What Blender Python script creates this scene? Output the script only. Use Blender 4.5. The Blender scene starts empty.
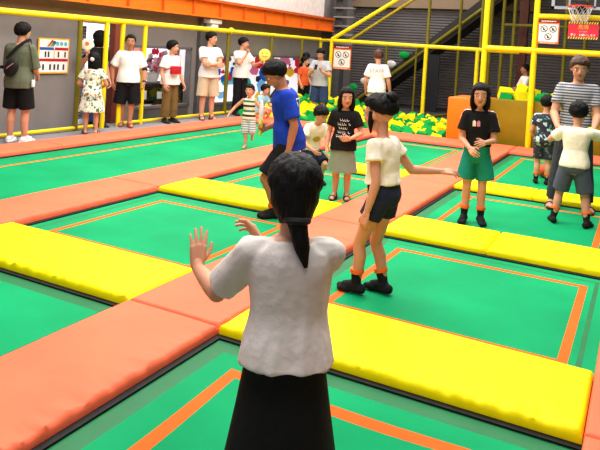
import bpy, bmesh, math, random
from mathutils import Vector, Matrix, noise
from mathutils.bvhtree import BVHTree
random.seed(7)
SC = bpy.context.scene
COL = SC.collection
V = Vector
PI = math.pi

# ------------------------------------------------------------------ camera
FPX, CY, HC = 665.34, 64.92, 1.6
RT = V((0.8847941, 0.4619355, 0.0612775))
DN = V((0.0665702, 0.0048486, -0.9977700))
FW = V((-0.4612025, 0.8869003, -0.0264611))
cd = bpy.data.cameras.new('camera')
cam = bpy.data.objects.new('camera', cd)
COL.objects.link(cam)
cd.sensor_width = 36.0
cd.lens = FPX * 36.0 / 600.0
cd.shift_y = (CY - 225.0) / 600.0
cd.clip_end = 100
mw = Matrix.Identity(4)
for i in range(3):
    mw[i][0] = RT[i]; mw[i][1] = -DN[i]; mw[i][2] = -FW[i]
mw[2][3] = HC
cam.matrix_world = mw
SC.camera = cam
SC.view_settings.view_transform = 'Standard'
SC.view_settings.look = 'None'
SC.view_settings.exposure = 0.0

def ray(x, y):
    return RT * ((x - 300) / FPX) + DN * ((y - CY) / FPX) + FW
def onx(x, y, X):
    d = ray(x, y); t = X / d.x
    return V((X, d.y * t, HC + d.z * t))
def ony(x, y, Y):
    d = ray(x, y); t = Y / d.y
    return V((d.x * t, Y, HC + d.z * t))
def onz(x, y, Z=0.0):
    d = ray(x, y); t = (Z - HC) / d.z
    return V((d.x * t, d.y * t, Z))

# ------------------------------------------------------------------ materials
def lin(c):
    return c / 12.92 if c <= 0.04045 else ((c + 0.055) / 1.055) ** 2.4
def rgb(*c):
    return (lin(c[0] / 255), lin(c[1] / 255), lin(c[2] / 255), 1.0)
MATS = {}
def mat(name, col, rough=0.6, spec=0.3, var=0.06, scale=6.0, bump=0.0, bscale=40.0, emit=0.0, metal=0.0, stretch=None):
    if name in MATS: return MATS[name]
    m = bpy.data.materials.new(name); m.use_nodes = True
    nt = m.node_tree; b = nt.nodes['Principled BSDF']
    b.inputs['Roughness'].default_value = rough
    b.inputs['Specular IOR Level'].default_value = spec
    b.inputs['Metallic'].default_value = metal
    c = rgb(*col)
    tc = nt.nodes.new('ShaderNodeTexCoord')
    mp = nt.nodes.new('ShaderNodeMapping')
    nt.links.new(tc.outputs['Object'], mp.inputs['Vector'])
    if stretch: mp.inputs['Scale'].default_value = stretch
    nz = nt.nodes.new('ShaderNodeTexNoise'); nz.inputs['Scale'].default_value = scale
    nz.inputs['Detail'].default_value = 4
    nt.links.new(mp.outputs['Vector'], nz.inputs['Vector'])
    rp = nt.nodes.new('ShaderNodeValToRGB')
    lo = tuple(max(0, v * (1 - var * 1.6)) for v in c[:3]) + (1,)
    hi = tuple(min(1, v * (1 + var * 1.6)) for v in c[:3]) + (1,)
    rp.color_ramp.elements[0].color = lo; rp.color_ramp.elements[0].position = 0.3
    rp.color_ramp.elements[1].color = hi; rp.color_ramp.elements[1].position = 0.7
    nt.links.new(nz.outputs['Fac'], rp.inputs['Fac'])
    nt.links.new(rp.outputs['Color'], b.inputs['Base Color'])
    if emit:
        nt.links.new(rp.outputs['Color'], b.inputs['Emission Color'])
        b.inputs['Emission Strength'].default_value = emit
    if bump:
        n2 = nt.nodes.new('ShaderNodeTexNoise'); n2.inputs['Scale'].default_value = bscale
        n2.inputs['Detail'].default_value = 3
        nt.links.new(mp.outputs['Vector'], n2.inputs['Vector'])
        bp = nt.nodes.new('ShaderNodeBump'); bp.inputs['Strength'].default_value = bump
        bp.inputs['Distance'].default_value = 0.02
        nt.links.new(n2.outputs['Fac'], bp.inputs['Height'])
        nt.links.new(bp.outputs['Normal'], b.inputs['Normal'])
    MATS[name] = m
    return m
def stripe_mat(name, cols, period, axis='Z', rough=0.8, seq=None):
    """bands of colour along one object axis"""
    m = bpy.data.materials.new(name); m.use_nodes = True
    nt = m.node_tree; b = nt.nodes['Principled BSDF']; b.inputs['Roughness'].default_value = rough
    tc = nt.nodes.new('ShaderNodeTexCoord'); sp = nt.nodes.new('ShaderNodeSeparateXYZ')
    nt.links.new(tc.outputs['Object'], sp.inputs[0])
    d = nt.nodes.new('ShaderNodeMath'); d.operation = 'DIVIDE'; d.inputs[1].default_value = period
    nt.links.new(sp.outputs[axis], d.inputs[0])
    fr = nt.nodes.new('ShaderNodeMath'); fr.operation = 'FRACT'
    nt.links.new(d.outputs[0], fr.inputs[0])
    rp = nt.nodes.new('ShaderNodeValToRGB'); rp.color_ramp.interpolation = 'CONSTANT'
    seq = seq or [i / len(cols) for i in range(len(cols))]
    el = rp.color_ramp.elements
    el[0].position = 0; el[0].color = rgb(*cols[0])
    el[1].position = seq[1]; el[1].color = rgb(*cols[1])
    for i in range(2, len(cols)):
        e = el.new(seq[i]); e.color = rgb(*cols[i])
    nt.links.new(fr.outputs[0], rp.inputs['Fac'])
    nt.links.new(rp.outputs['Color'], b.inputs['Base Color'])
    return m
def blotch_mat(name, base, spots, scale=9.0, thr=0.56, rough=0.8):
    """fabric with a scattered leaf / flower print: one noise per spot colour"""
    m = bpy.data.materials.new(name); m.use_nodes = True
    nt = m.node_tree; b = nt.nodes['Principled BSDF']; b.inputs['Roughness'].default_value = rough
    tc = nt.nodes.new('ShaderNodeTexCoord')
    prev = None
    for i, (c, t) in enumerate(spots):
        mp = nt.nodes.new('ShaderNodeMapping'); mp.inputs['Location'].default_value = (i * 3.7, i * 1.9, i * 5.1)
        nt.links.new(tc.outputs['Object'], mp.inputs['Vector'])
        nz = nt.nodes.new('ShaderNodeTexNoise'); nz.inputs['Scale'].default_value = scale; nz.inputs['Detail'].default_value = 2
        nt.links.new(mp.outputs['Vector'], nz.inputs['Vector'])
        gt = nt.nodes.new('ShaderNodeMath'); gt.operation = 'GREATER_THAN'; gt.inputs[1].default_value = t
        nt.links.new(nz.outputs['Fac'], gt.inputs[0])
        mx = nt.nodes.new('ShaderNodeMix'); mx.data_type = 'RGBA'
        nt.links.new(gt.outputs[0], mx.inputs['Factor'])
        if prev is None: mx.inputs['A'].default_value = rgb(*base)
        else: nt.links.new(prev.outputs['Result'], mx.inputs['A'])
        mx.inputs['B'].default_value = rgb(*c)
        prev = mx
    nt.links.new(prev.outputs['Result'], b.inputs['Base Color'])
    return m

# ------------------------------------------------------------------ mesh building
class MB:
    def __init__(s):
        s.v = []; s.f = []; s.m = []
    def add(s, vs, fs, mi=0):
        o = len(s.v); s.v += [V(x) for x in vs]
        for f in fs:
            s.f.append([i + o for i in f]); s.m.append(mi)
    def box(s, a, b, mi=0, M=None, bev=0.0, seg=2):
        a = V(a); b = V(b)
        bm = bmesh.new()
        bmesh.ops.create_cube(bm, size=1.0)
        c = (a + b) / 2; d = b - a
        for v in bm.verts: v.co = V((v.co.x * d.x + c.x, v.co.y * d.y + c.y, v.co.z * d.z + c.z))
        if bev: bmesh.ops.bevel(bm, geom=list(bm.edges) + list(bm.verts), offset=bev, segments=seg, affect='EDGES', profile=0.5)
        s.addbm(bm, mi, M)
    def addbm(s, bm, mi=0, M=None):
        bm.verts.index_update()
        s.add([(M @ v.co) if M else v.co.copy() for v in bm.verts], [[v.index for v in f.verts] for f in bm.faces], mi)
        bm.free()
    def loft(s, rings, mi=0, cap=True, closed=False):
        n = len(rings[0]); o = len(s.v)
        for r in rings: s.v += [V(p) for p in r]
        k = len(rings)
        for i in range(k if closed else k - 1):
            a = o + i * n; b = o + ((i + 1) % k) * n
            for j in range(n):
                s.f.append([a + j, a + (j + 1) % n, b + (j + 1) % n, b + j]); s.m.append(mi)
        if cap and not closed:
            s.f.append([o + j for j in range(n)][::-1]); s.m.append(mi)
            e = o + (k - 1) * n
            s.f.append([e + j for j in range(n)]); s.m.append(mi)
    def tube(s, pts, r, n=10, mi=0, closed=False, flat=1.0, up=None):
        pts = [V(p) for p in pts]; k = len(pts)
        rs = r if isinstance(r, (list, tuple)) else [r] * k
        rings = []; x = None
        for i in range(k):
            if closed: t = pts[(i + 1) % k] - pts[i - 1]
            else: t = pts[min(i + 1, k - 1)] - pts[max(i - 1, 0)]
            t.normalize()
            if x is None:
                h = V(up) if up else (V((0, 0, 1)) if abs(t.z) < .9 else V((1, 0, 0)))
                x = t.cross(h).normalized()
            else:
                x = (x - t * x.dot(t)).normalized()
            y = t.cross(x)
            rings.append([pts[i] + (x * math.cos(a) + y * math.sin(a) * flat) * rs[i] for a in [2 * PI * j / n for j in range(n)]])
        s.loft(rings, mi, closed=closed)
    def ell(s, c, r, mi=0, M=None, nu=14, nv=9):
        c = V(c)
        if not isinstance(r, (list, tuple)): r = (r, r, r)
        vs = []; fs = []
        for i in range(1, nv):
            th = PI * i / nv
            for j in range(nu):
                ph = 2 * PI * j / nu
                d = V((math.sin(th) * math.cos(ph) * r[0], math.sin(th) * math.sin(ph) * r[1], math.cos(th) * r[2]))
                vs.append(c + (M @ d if M else d))
        dz = V((0, 0, r[2])); dz = M @ dz if M else dz
        vs += [c + dz, c - dz]; T = len(vs) - 2
        for i in range(nv - 2):
            for j in range(nu):
                a = i * nu + j; b = i * nu + (j + 1) % nu
                fs.append([a, a + nu, b + nu, b])
        for j in range(nu):
            fs.append([T, j, (j + 1) % nu])
            q = (nv - 2) * nu
            fs.append([T + 1, q + (j + 1) % nu, q + j])
        s.add(vs, fs, mi)
    def cap(s, a, b, ra, rb, n=12, mi=0):
        """tapered capsule"""
        a = V(a); b = V(b); t = b - a; L = t.length
        if L < 1e-6: s.ell(a, ra, mi); return
        t /= L; h = V((0, 0, 1)) if abs(t.z) < .9 else V((1, 0, 0))
        x = t.cross(h).normalized(); y = t.cross(x)
        rings = []
        for k in (-80, -50, -20): 
            q = math.radians(k); rings.append((a + t * math.sin(q) * ra, math.cos(q) * ra))
        rings.append((a.lerp(b, .33), ra + (rb - ra) * .33)); rings.append((a.lerp(b, .66), ra + (rb - ra) * .66))
        for k in (20, 50, 80):
            q = math.radians(k); rings.append((b + t * math.sin(q) * rb, math.cos(q) * rb))
        s.loft([[c + (x * math.cos(2 * PI * j / n) + y * math.sin(2 * PI * j / n)) * r for j in range(n)] for c, r in rings], mi)
    def disc(s, c, r, nrm, mi=0, n=20, r0=0.0):
        c = V(c); nrm = V(nrm).normalized(); h = V((0, 0, 1)) if abs(nrm.z) < .9 else V((1, 0, 0))
        x = h.cross(nrm).normalized(); y = nrm.cross(x)
        o = [c + (x * math.cos(2 * PI * j / n) + y * math.sin(2 * PI * j / n)) * r for j in range(n)]
        if r0:
            q = [c + (x * math.cos(2 * PI * j / n) + y * math.sin(2 * PI * j / n)) * r0 for j in range(n)]
            s.add(o + q, [[j, (j + 1) % n, n + (j + 1) % n, n + j] for j in range(n)], mi)
        else: s.add(o, [list(range(n))], mi)
    def mesh(s, name, mats, smooth=True):
        me = bpy.data.meshes.new(name)
        me.from_pydata([tuple(v) for v in s.v], [], s.f)
        for m in (mats if isinstance(mats, (list, tuple)) else [mats]): me.materials.append(m)
        me.polygons.foreach_set('material_index', s.m)
        bm = bmesh.new(); bm.from_mesh(me)
        bmesh.ops.recalc_face_normals(bm, faces=bm.faces); bm.to_mesh(me); bm.free()
        if smooth: shade(me)
        me.update()
        return me
def shade(me, ang=40):
    me.polygons.foreach_set('use_smooth', [True] * len(me.polygons))
    try: me.set_sharp_from_angle(angle=math.radians(ang))
    except Exception: pass
def link(name, me, parent=None, loc=None, rz=0):
    o = bpy.data.objects.new(name, me); COL.objects.link(o)
    if parent: o.parent = parent
    if loc: o.location = loc
    if rz: o.rotation_euler = (0, 0, rz)
    return o
def obj(name, mb, mats, parent=None, loc=None, rz=0, smooth=True):
    return link(name, mb.mesh(name, mats, smooth), parent, loc, rz)
def tag(o, label, cat, group=None, kind=None):
    o['label'] = label; o['category'] = cat
    if group: o['group'] = group
    if kind: o['kind'] = kind
    return o
def struct(name, mb, mats, smooth=True):
    o = obj(name, mb, mats, smooth=smooth); o['kind'] = 'structure'; return o
def empty(name, loc, label, cat, group=None, rz=0):
    o = bpy.data.objects.new(name, None); COL.objects.link(o)
    o.location = loc; o.rotation_euler = (0, 0, rz); o.empty_display_size = .1
    return tag(o, label, cat, group)
def vox(mb, size, smooth=3, fac=0.5):
    me = bpy.data.meshes.new('t'); me.from_pydata([tuple(v) for v in mb.v], [], mb.f)
    bm = bmesh.new(); bm.from_mesh(me); bmesh.ops.recalc_face_normals(bm, faces=bm.faces); bm.to_mesh(me); bm.free()
    o = bpy.data.objects.new('t', me); COL.objects.link(o)
    r = o.modifiers.new('r', 'REMESH'); r.mode = 'VOXEL'; r.voxel_size = size
    if smooth:
        s = o.modifiers.new('s', 'SMOOTH'); s.iterations = smooth; s.factor = fac
    dg = bpy.context.evaluated_depsgraph_get()
    out = bpy.data.meshes.new_from_object(o.evaluated_get(dg))
    bpy.data.objects.remove(o); bpy.data.meshes.remove(me)
    return out
def text_mb(body, size, extrude=0.0):
    cu = bpy.data.curves.new('t', 'FONT'); cu.body = body; cu.size = size; cu.align_x = 'CENTER'; cu.align_y = 'CENTER'
    cu.resolution_u = 3; cu.extrude = extrude
    o = bpy.data.objects.new('t', cu); COL.objects.link(o)
    dg = bpy.context.evaluated_depsgraph_get()
    me = bpy.data.meshes.new_from_object(o.evaluated_get(dg))
    vs = [v.co.copy() for v in me.vertices]; fs = [list(p.vertices) for p in me.polygons]
    bpy.data.objects.remove(o); bpy.data.curves.remove(cu); bpy.data.meshes.remove(me)
    return vs, fs

# base materials -------------------------------------------------------------
def lacquer(n, c, **k): return mat(n, c, rough=.38, spec=.45, **k)
M_GREEN = mat('green trampoline weave', (4, 146, 90), rough=.7, spec=.08, var=.10, scale=1.3, bump=.08, bscale=220)
M_GREEND = mat('dark green edge shade', (0, 104, 56), rough=.6, var=.06)  # shade of the sagging bed beside the pads, painted as dark green
M_LINE = mat('orange marking tape', (240, 98, 30), rough=.7, spec=.1, var=.04)
M_CORAL = mat('coral vinyl', (255, 110, 77), rough=.6, spec=.12, var=.05, scale=2.5, bump=.25, bscale=7)
M_YEL = mat('yellow vinyl', (255, 226, 0), rough=.6, spec=.12, var=.04, scale=2.5, bump=.25, bscale=7)
M_BLACK = mat('black rubber', (14, 14, 15), rough=.7, var=.1)
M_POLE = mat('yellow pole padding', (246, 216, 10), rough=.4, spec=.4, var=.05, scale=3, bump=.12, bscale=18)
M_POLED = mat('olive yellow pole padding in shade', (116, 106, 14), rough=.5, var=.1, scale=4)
M_WALK = mat('grey walkway carpet', (132, 130, 134), rough=.95, spec=.1, var=.08, scale=30, bump=.3, bscale=160)
M_WALL = mat('grey brown wall panel', (132, 126, 124), rough=.7, var=.05, scale=2)
M_WALLT = mat('taupe upper wall', (140, 118, 96), rough=.8, var=.05, scale=2)
M_DARK = mat('charcoal grey wall column', (84, 82, 82), rough=.7, var=.05)
M_SHUT = mat('grey corrugated shutter', (104, 98, 98), rough=.6, spec=.3, var=.1, scale=1.2)
M_ORBEAM = mat('orange painted steel', (240, 112, 22), rough=.5, var=.05)
M_ORBEAMD = mat('brown orange painted steel', (196, 88, 26), rough=.5, var=.05)
M_WHITE = mat('white paint', (226, 224, 222), rough=.5, var=.03)
M_LIT = mat('self lit white', (250, 248, 250), rough=.6, var=.01, emit=.75)
M_OLIVE = mat('olive yellow vinyl padding', (134, 110, 12), rough=.6, spec=.15, var=.07, scale=3, bump=.3, bscale=5)
M_ORANGE = mat('orange vinyl block', (250, 112, 10), rough=.45, var=.05, bump=.15, bscale=9)
M_FY = mat('yellow foam', (236, 218, 20), rough=.9, spec=.1, var=.06)
M_FG = mat('green foam', (18, 152, 66), rough=.9, spec=.1, var=.08)


# ------------------------------------------------------------------ setting
mb = MB(); mb.box((-13, -3, -.95), (8, 21, -.9)); struct('floor', mb, mat('dark concrete floor', (60, 60, 62), rough=.9))
mb = MB(); mb.box((-8.85, -1, -.9), (-7.56, 20.6, 0.0)); struct('floor_walkway', mb, M_WALK)
mb = MB(); mb.box((-8.0, 16.55, -.9), (7, 20.6, -.02)); struct('floor_back', mb, mat('dark grey floor', (58, 56, 56), rough=.9))
mb = MB(); mb.box((-13, -.0, -.9), (-8.86, 20.6, -.02)); struct('floor_outer', mb, mat('pale shop floor', (200, 196, 196), rough=.4))
mb = MB(); mb.box((-13, -3, 5.8), (8, 21, 5.9)); struct('ceiling', mb, mat('pale grey ceiling', (150, 148, 146), rough=.9))
mb = MB(); mb.box((7.5, -3, -.9), (7.6, 21, 5.8)); struct('wall_right', mb, M_DARK)
X0, X1 = -8.85, -8.7
mb = MB()
for (y0, y1, z0, z1) in [(-1, 8.45, 0, 5.8), (8.45, 9.3, 1.8, 5.8), (9.3, 9.74, 0, 5.8), (9.74, 11.62, 1.45, 5.8), (9.74, 11.62, 0, .2),
                         (11.62, 12.42, 0, 5.8), (12.42, 17.9, 1.34, 5.8), (12.42, 17.9, 0, .16), (17.9, 20.6, 0, 5.8)]:
    mb.box((X0, y0, z0), (X1, y1, z1))
struct('wall_left', mb, M_WALL, False)
mb = MB(); mb.box((-12.0, -1, -.9), (-11.9, 21, 3.2)); struct('wall_outer', mb, M_LIT, False)  # plain wall made to glow, its emission stands in for the shop's brightness
mb = MB(); mb.box((-12.0, -1, 3.0), (-8.86, 21, 3.1)); struct('ceiling_outer', mb, M_WHITE, False)
mb = MB(); mb.box((-8.7, 3, 1.84), (-8.68, 20.5, 2.12)); struct('trim_1', mb, M_WALLT, False)
mb = MB(); mb.box((-8.7, 11.8, 0), (-8.6, 12.4, 2.1), bev=.01); struct('trim_2', mb, M_DARK, False)
mb = MB(); mb.box((-8.7, 17.95, 0), (-8.62, 18.7, 2.1), bev=.01); struct('trim_3', mb, M_DARK, False)
mb = MB(); mb.box((-8.7, 9.74, 0), (-8.685, 11.6, .2)); mb.box((-8.7, 12.42, 0), (-8.685, 17.9, .16)); struct('trim_4', mb, M_DARK, False)
# above the beam: a pale wall panel
mb = MB(); mb.box((-8.7, 8, 2.5), (-8.66, 18.0, 4.5)); struct('trim_5', mb, mat('pale grey wall panel', (228, 220, 216), rough=.6), False)
# orange steel beam along the left wall
bt = empty('steel_beam', (-8.45, 11, 2.12), 'orange steel beam with stiffener plates running high along the left wall', 'beam')
mb = MB(); mb.box((-.05, -8, .03), (.0, 7.2, .34)); obj('web', mb, M_ORBEAM, bt, smooth=False)
mb = MB(); mb.box((-.12, -8, 0), (.08, 7.2, .03)); obj('flange', mb, M_ORBEAM, bt, smooth=False)
mb = MB(); mb.box((-.12, -8, .34), (.08, 7.2, .40)); obj('flange', mb, M_ORBEAMD, bt, smooth=False)
for k in range(16):
    y = -7.6 + k * .98
    mb = MB(); mb.box((.0, y, .03), (.055, y + .03, .34)); obj('stiffener', mb, M_ORBEAMD, bt, smooth=False)
# pale bracket under the beam at the column
t = empty('beam_bracket', (-8.52, 12.1, 1.9), 'white bracket under the orange beam at the dark wall column', 'bracket')
mb = MB(); mb.box((-.1, -.22, .1), (.1, .22, .2), bev=.01); obj('plate', mb, M_WHITE, t)
mb = MB(); mb.box((-.08, -.13, -.06), (.08, .13, .1), bev=.02); obj('block', mb, M_WHITE, t)
# steel conduit column at the end of the beam
t = empty('cable_ladder', (-8.35, 18.5, 0), 'grey steel column with cable trays at the end of the orange beam', 'column')
mb = MB(); mb.box((-.12, -.1, 0), (.12, .25, 4.2), bev=.01); obj('post', mb, M_DARK, t)
for k, z in enumerate((1.75, 2.02, 2.28, 2.55, 2.82, 3.1)):
    mb = MB(); mb.box((-.1, -.3, z), (.55, -.1, z + .05), bev=.008); obj('tray', mb, mat('galvanised grey steel', (140, 136, 136), rough=.4, metal=.3), t)

# back shutter: real ribs
def corrugated(y, x0, x1, z0, z1, p=.085, d=.03):
    m = MB(); n = int((z1 - z0) / p); prof = []
    for i in range(n):
        z = z0 + i * p
        prof += [(y, z), (y - d, z + p * .3), (y - d, z + p * .62), (y, z + p * .9)]
    vs = []
    for (yy, z) in prof: vs += [(x0, yy, z), (x1, yy, z)]
    m.add(vs, [[2 * i, 2 * i + 1, 2 * i + 3, 2 * i + 2] for i in range(len(prof) - 1)])
    return m
struct('wall_back', corrugated(20.4, -9.2, 8, -.2, 5.8), M_SHUT, False)
mb = MB(); mb.box((-8.7, 20.2, 3.05), (-3.0, 20.36, 3.6)); struct('trim_6', mb, M_WALLT, False)

# ---------------------------------------------------------------- doorway, windows
mb = MB(); mb.box((-8.72, 9.17, 0), (-8.58, 9.31, 1.82), bev=.008); d1 = struct('door_1', mb, mat('red brown door post', (128, 62, 44), rough=.5))
def frame_yz(y0, y1, z0, z1, w, x0, x1):
    m = MB()
    m.box((x0, y0, z0), (x1, y0 + w, z1)); m.box((x0, y1 - w, z0), (x1, y1, z1))
    m.box((x0, y0, z0), (x1, y1, z0 + w)); m.box((x0, y0, z1 - w), (x1, y1, z1))
    return m
GLASS = bpy.data.materials.new('clear glass'); GLASS.use_nodes = True
_nt = GLASS.node_tree; _nt.nodes.clear()
_o = _nt.nodes.new('ShaderNodeOutputMaterial'); _mx = _nt.nodes.new('ShaderNodeMixShader'); _t = _nt.nodes.new('ShaderNodeBsdfTransparent'); _g = _nt.nodes.new('ShaderNodeBsdfGlossy')
_g.inputs['Roughness'].default_value = .05; _mx.inputs[0].default_value = .04
_nt.links.new(_t.outputs[0], _mx.inputs[1]); _nt.links.new(_g.outputs[0], _mx.inputs[2]); _nt.links.new(_mx.outputs[0], _o.inputs[0])
M_FRAME = mat('grey aluminium frame', (108, 106, 108), rough=.4, metal=.3)
def window(n, y0, y1, z0, z1, mull):
    w = obj('window_%d' % n, frame_yz(y0, y1, z0, z1, .05, -8.8, -8.67), M_FRAME, smooth=False); w['kind'] = 'structure'
    for y in mull:
        m = MB(); m.box((-8.79, y - .025, z0), (-8.70, y + .025, z1)); obj('mullion', m, M_FRAME, w, smooth=False)
    m = MB(); m.add([(-8.75, y0, z0), (-8.75, y1, z0), (-8.75, y1, z1), (-8.75, y0, z1)], [[0, 1, 2, 3]]); obj('pane', m, GLASS, w, smooth=False)
window(1, 9.74, 11.62, .2, 1.45, (11.2,))
window(2, 12.42, 17.9, .16, 1.34, ())
# doorway dressing
t = empty('wavy_curtain', (-9.1, 9.0, 0), 'lavender curtain with dark wavy lines hanging inside the doorway', 'curtain')
m = MB(); rows = []
for k in range(2):
    z = 0.05 + k * 1.7
    rows.append([(0.03 * math.sin(i * .9), -.62 + i * .023, z) for i in range(28)])
m.add(rows[0] + rows[1], [[i, i + 1, 29 + i, 28 + i] for i in range(27)])
CURT = bpy.data.materials.new('lavender wave print'); CURT.use_nodes = True
_nt = CURT.node_tree; _w = _nt.nodes.new('ShaderNodeTexWave'); _w.inputs['Scale'].default_value = 5.5; _w.inputs['Distortion'].default_value = 6; _w.bands_direction = 'Z'
_tc = _nt.nodes.new('ShaderNodeTexCoord'); _nt.links.new(_tc.outputs['Object'], _w.inputs['Vector'])
_r = _nt.nodes.new('ShaderNodeValToRGB'); _r.color_ramp.elements[0].color = rgb(70, 66, 92); _r.color_ramp.elements[1].color = rgb(168, 162, 190)
_nt.links.new(_w.outputs['Fac'], _r.inputs['Fac']); _nt.links.new(_r.outputs['Color'], _nt.nodes['Principled BSDF'].inputs['Base Color'])
obj('cloth', m, CURT, t)
def leaf_plant(name, loc, label, h, n, col, sd):
    rnd = random.Random(sd)
    t = empty(name, loc, label, 'plant')
    m = MB(); m.loft([[(r * math.cos(a), r * math.sin(a), z) for a in [2 * PI * j / 16 for j in range(16)]] for r, z in ((.12, 0), (.16, .25), (.17, .27), (.14, .27), (.13, .2))]); obj('pot', m, M_WHITE, t)
    m = MB(); m.tube([(0, 0, .2), (.02, .01, h * .5), (0, .03, h * .9)], [.02, .015, .008]); obj('stem', m, mat('brown bark', (84, 60, 40)), t)
    m = MB()
    for i in range(n):
        z = rnd.uniform(.35, 1) * h; a = rnd.uniform(0, 2 * PI); L = rnd.uniform(.16, .3); e = rnd.uniform(-.4, .8)
        d = V((math.cos(a), math.sin(a), e)).normalized(); s = d.cross(V((0, 0, 1))).normalized() * L * .22
        o = V((0, 0, z)) + d * .05
        m.add([o, o + d * L * .5 + s, o + d * L + V((0, 0, -.05)), o + d * L * .5 - s], [[0, 1, 2, 3]])
    obj('leaves', m, col, t, smooth=False)
leaf_plant('potted_plant', (-9.5, 9.72, -.02), 'green leafy plant behind the doorway beside the red brown post', 1.55, 46, mat('leaf green', (84, 140, 96), rough=.5), 3)
t = empty('speaker_box', (-9.05, 9.12, -.02), 'small white box with a black round opening on the floor inside the doorway', 'speaker')
m = MB(); m.box((-.13, -.15, 0), (.13, .15, .42), bev=.012); obj('cabinet', m, M_WHITE, t)
m = MB(); m.disc((.132, 0, .2), .07, (1, 0, 0)); obj('cone', m, M_BLACK, t)
# window 1: flower arrangement on a black counter, pillar
t = empty('counter_shelf', (-9.5, 11.2, -.02), 'black counter with open shelves of white boxes behind the flower window', 'counter')
m = MB(); m.box((-.3, -1.0, .60), (.3, .9, .66)); obj('worktop', m, M_BLACK, t, smooth=False)
m = MB(); m.box((-.3, -1.0, 0), (-.27, .9, .6)); obj('back_panel', m, M_BLACK, t, smooth=False)
for y in (-1.0, -.05, .87):
    m = MB(); m.box((-.27, y, 0), (.3, y + .03, .6)); obj('side_panel', m, M_BLACK, t, smooth=False)
m = MB(); m.box((-.27, -.97, .3), (.28, .87, .33)); obj('shelf', m, M_BLACK, t, smooth=False)
for i, (y, z) in enumerate([(-.8, .33), (-.45, .33), (.15, .33), (.5, .33), (-.7, .03), (-.3, .03), (.3, .03)]):
    w = .1 + .03 * (i % 3)
    m = MB(); m.box((-9.48, 11.2 + y - w, z - .02), (-9.23, 11.2 + y + w, z + .13 + .04 * (i % 2)), bev=.006)
    tag(obj('storage_box', m, M_WHITE), 'white box on the black counter shelf behind the flower window', 'box', 'white boxes on the black counter shelf')
t = empty('flower_arrangement', (-9.42, onx(152, 80, -9.42).y, .66), 'pink and white flower arrangement on the black counter behind the window', 'flowers')
m = MB(); m.loft([[(r * math.cos(a), r * math.sin(a), z) for a in [2 * PI * j / 16 for j in range(16)]] for r, z in ((.1, 0), (.14, .1), (.15, .2), (.12, .2), (.1, .1))]); obj('basket', m, M_WHITE, t)
rnd = random.Random(5)
m = MB()
for i in range(60):
    a = rnd.uniform(0, 2 * PI); r = rnd.uniform(.05, .34); z = rnd.uniform(.15, .5)
    o = V((r * math.cos(a) * .6, r * math.sin(a), z)); d = V((math.cos(a), math.sin(a), .3)); s = V((-math.sin(a), math.cos(a), .4)) * .04
    m.add([o, o + d * .07 + s, o + d * .16, o + d * .07 - s], [[0, 1, 2, 3]])
obj('leaves', m, mat('dark leaf', (40, 84, 50)), t, smooth=False)
for c, n in (((250, 240, 244), 16), ((238, 160, 196), 12), ((214, 40, 88), 8)):
    for i in range(n):
        a = rnd.uniform(0, 2 * PI); r = rnd.uniform(.05, .36); z = rnd.uniform(.2, .66)
        m = MB(); o = V((r * math.cos(a) * .6, r * math.sin(a), z))
        m.ell(o, (.03, .03, .025))
        for k in range(5):
            q = 2 * PI * k / 5; m.ell(o + V((.02, .045 * math.cos(q), .045 * math.sin(q))), (.014, .034, .034), nu=8, nv=6)
        obj('flower', m, mat('petal %d%d%d' % c, c, rough=.7), t)
m = MB(); m.box((-10.6, 11.9, 0), (-10.4, 12.15, 3)); tag(obj('coral_pillar', m, mat('coral paint', (222, 112, 92), rough=.6), smooth=False), 'coral pillar seen through the flower window', 'pillar')
# window 2: lit graphic panel with a colourful print
t = empty('lit_graphic_panel', (-9.35, 15.2, .1), 'long lit display panel with a colourful print behind the wide left window', 'display panel')
m = MB(); m.box((-.05, -3.2, -.1), (0, 3.2, 1.5)); obj('panel', m, M_LIT, t, smooth=False)
m = MB(); cols = [(226, 40, 60), (236, 120, 170), (30, 90, 190), (40, 176, 168), (250, 200, 40), (120, 60, 140), (120, 190, 240), (40, 40, 60)]
pm = [mat('print %d' % i, c, rough=.6, emit=.35, var=.03) for i, c in enumerate(cols)]
rnd = random.Random(11)
def on_panel(px, py):
    q = onx(px, py, -9.345); return (q.x - t.location.x, q.y - t.location.y, q.z - t.location.z)
k = 0
for (px, py, r, ci) in [(222, 62, .13, 0), (228, 58, .11, 5), (226, 80, .15, 3), (232, 74, .1, 2), (221, 95, .1, 6), (250, 56, .13, 1), (254, 70, .15, 1), (247, 83, .13, 3), (259, 62, .18, 0), (262, 57, .12, 4),
                        (264, 74, .2, 2), (261, 86, .16, 6), (270, 60, .2, 0), (268, 68, .14, 3), (243, 66, .1, 5), (251, 92, .12, 1), (257, 96, .1, 4), (273, 80, .16, 0), (279, 66, .14, 5), (285, 60, .2, 1), (284, 84, .16, 2), (289, 72, .16, 4), (299, 62, .2, 0), (303, 72, .15, 5), (240, 92, .08, 2), (217, 72, .1, 1)] + [(rnd.uniform(216, 310), rnd.uniform(52, 100), rnd.uniform(.04, .10), rnd.randrange(8)) for _ in range(46)]:
    x, y, z = on_panel(px, py); n = 22; k += 1
    pts = []
    for j in range(n):
        a = 2 * PI * j / n; rr = r * (.78 + .35 * noise.noise(V((math.cos(a) * 1.3 + k * 3.1, math.sin(a) * 1.3, k))))
        pts.append((.004 + .0011 * (k % 26), y + 2.0 * rr * math.cos(a), z + 1.25 * rr * math.sin(a)))
    m.add(pts, [list(range(n))], ci)
for (a, b, c, d) in [((266, 100), (277, 84), (283, 84), (272, 101)), ((274, 99), (281, 87), (283, 88), (276, 100))]:
    m.add([(.036,) + on_panel(*q)[1:] for q in (a, b, c, d)], [[0, 1, 2, 3]], 7)
obj('print', m, pm, t, smooth=False)
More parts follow.
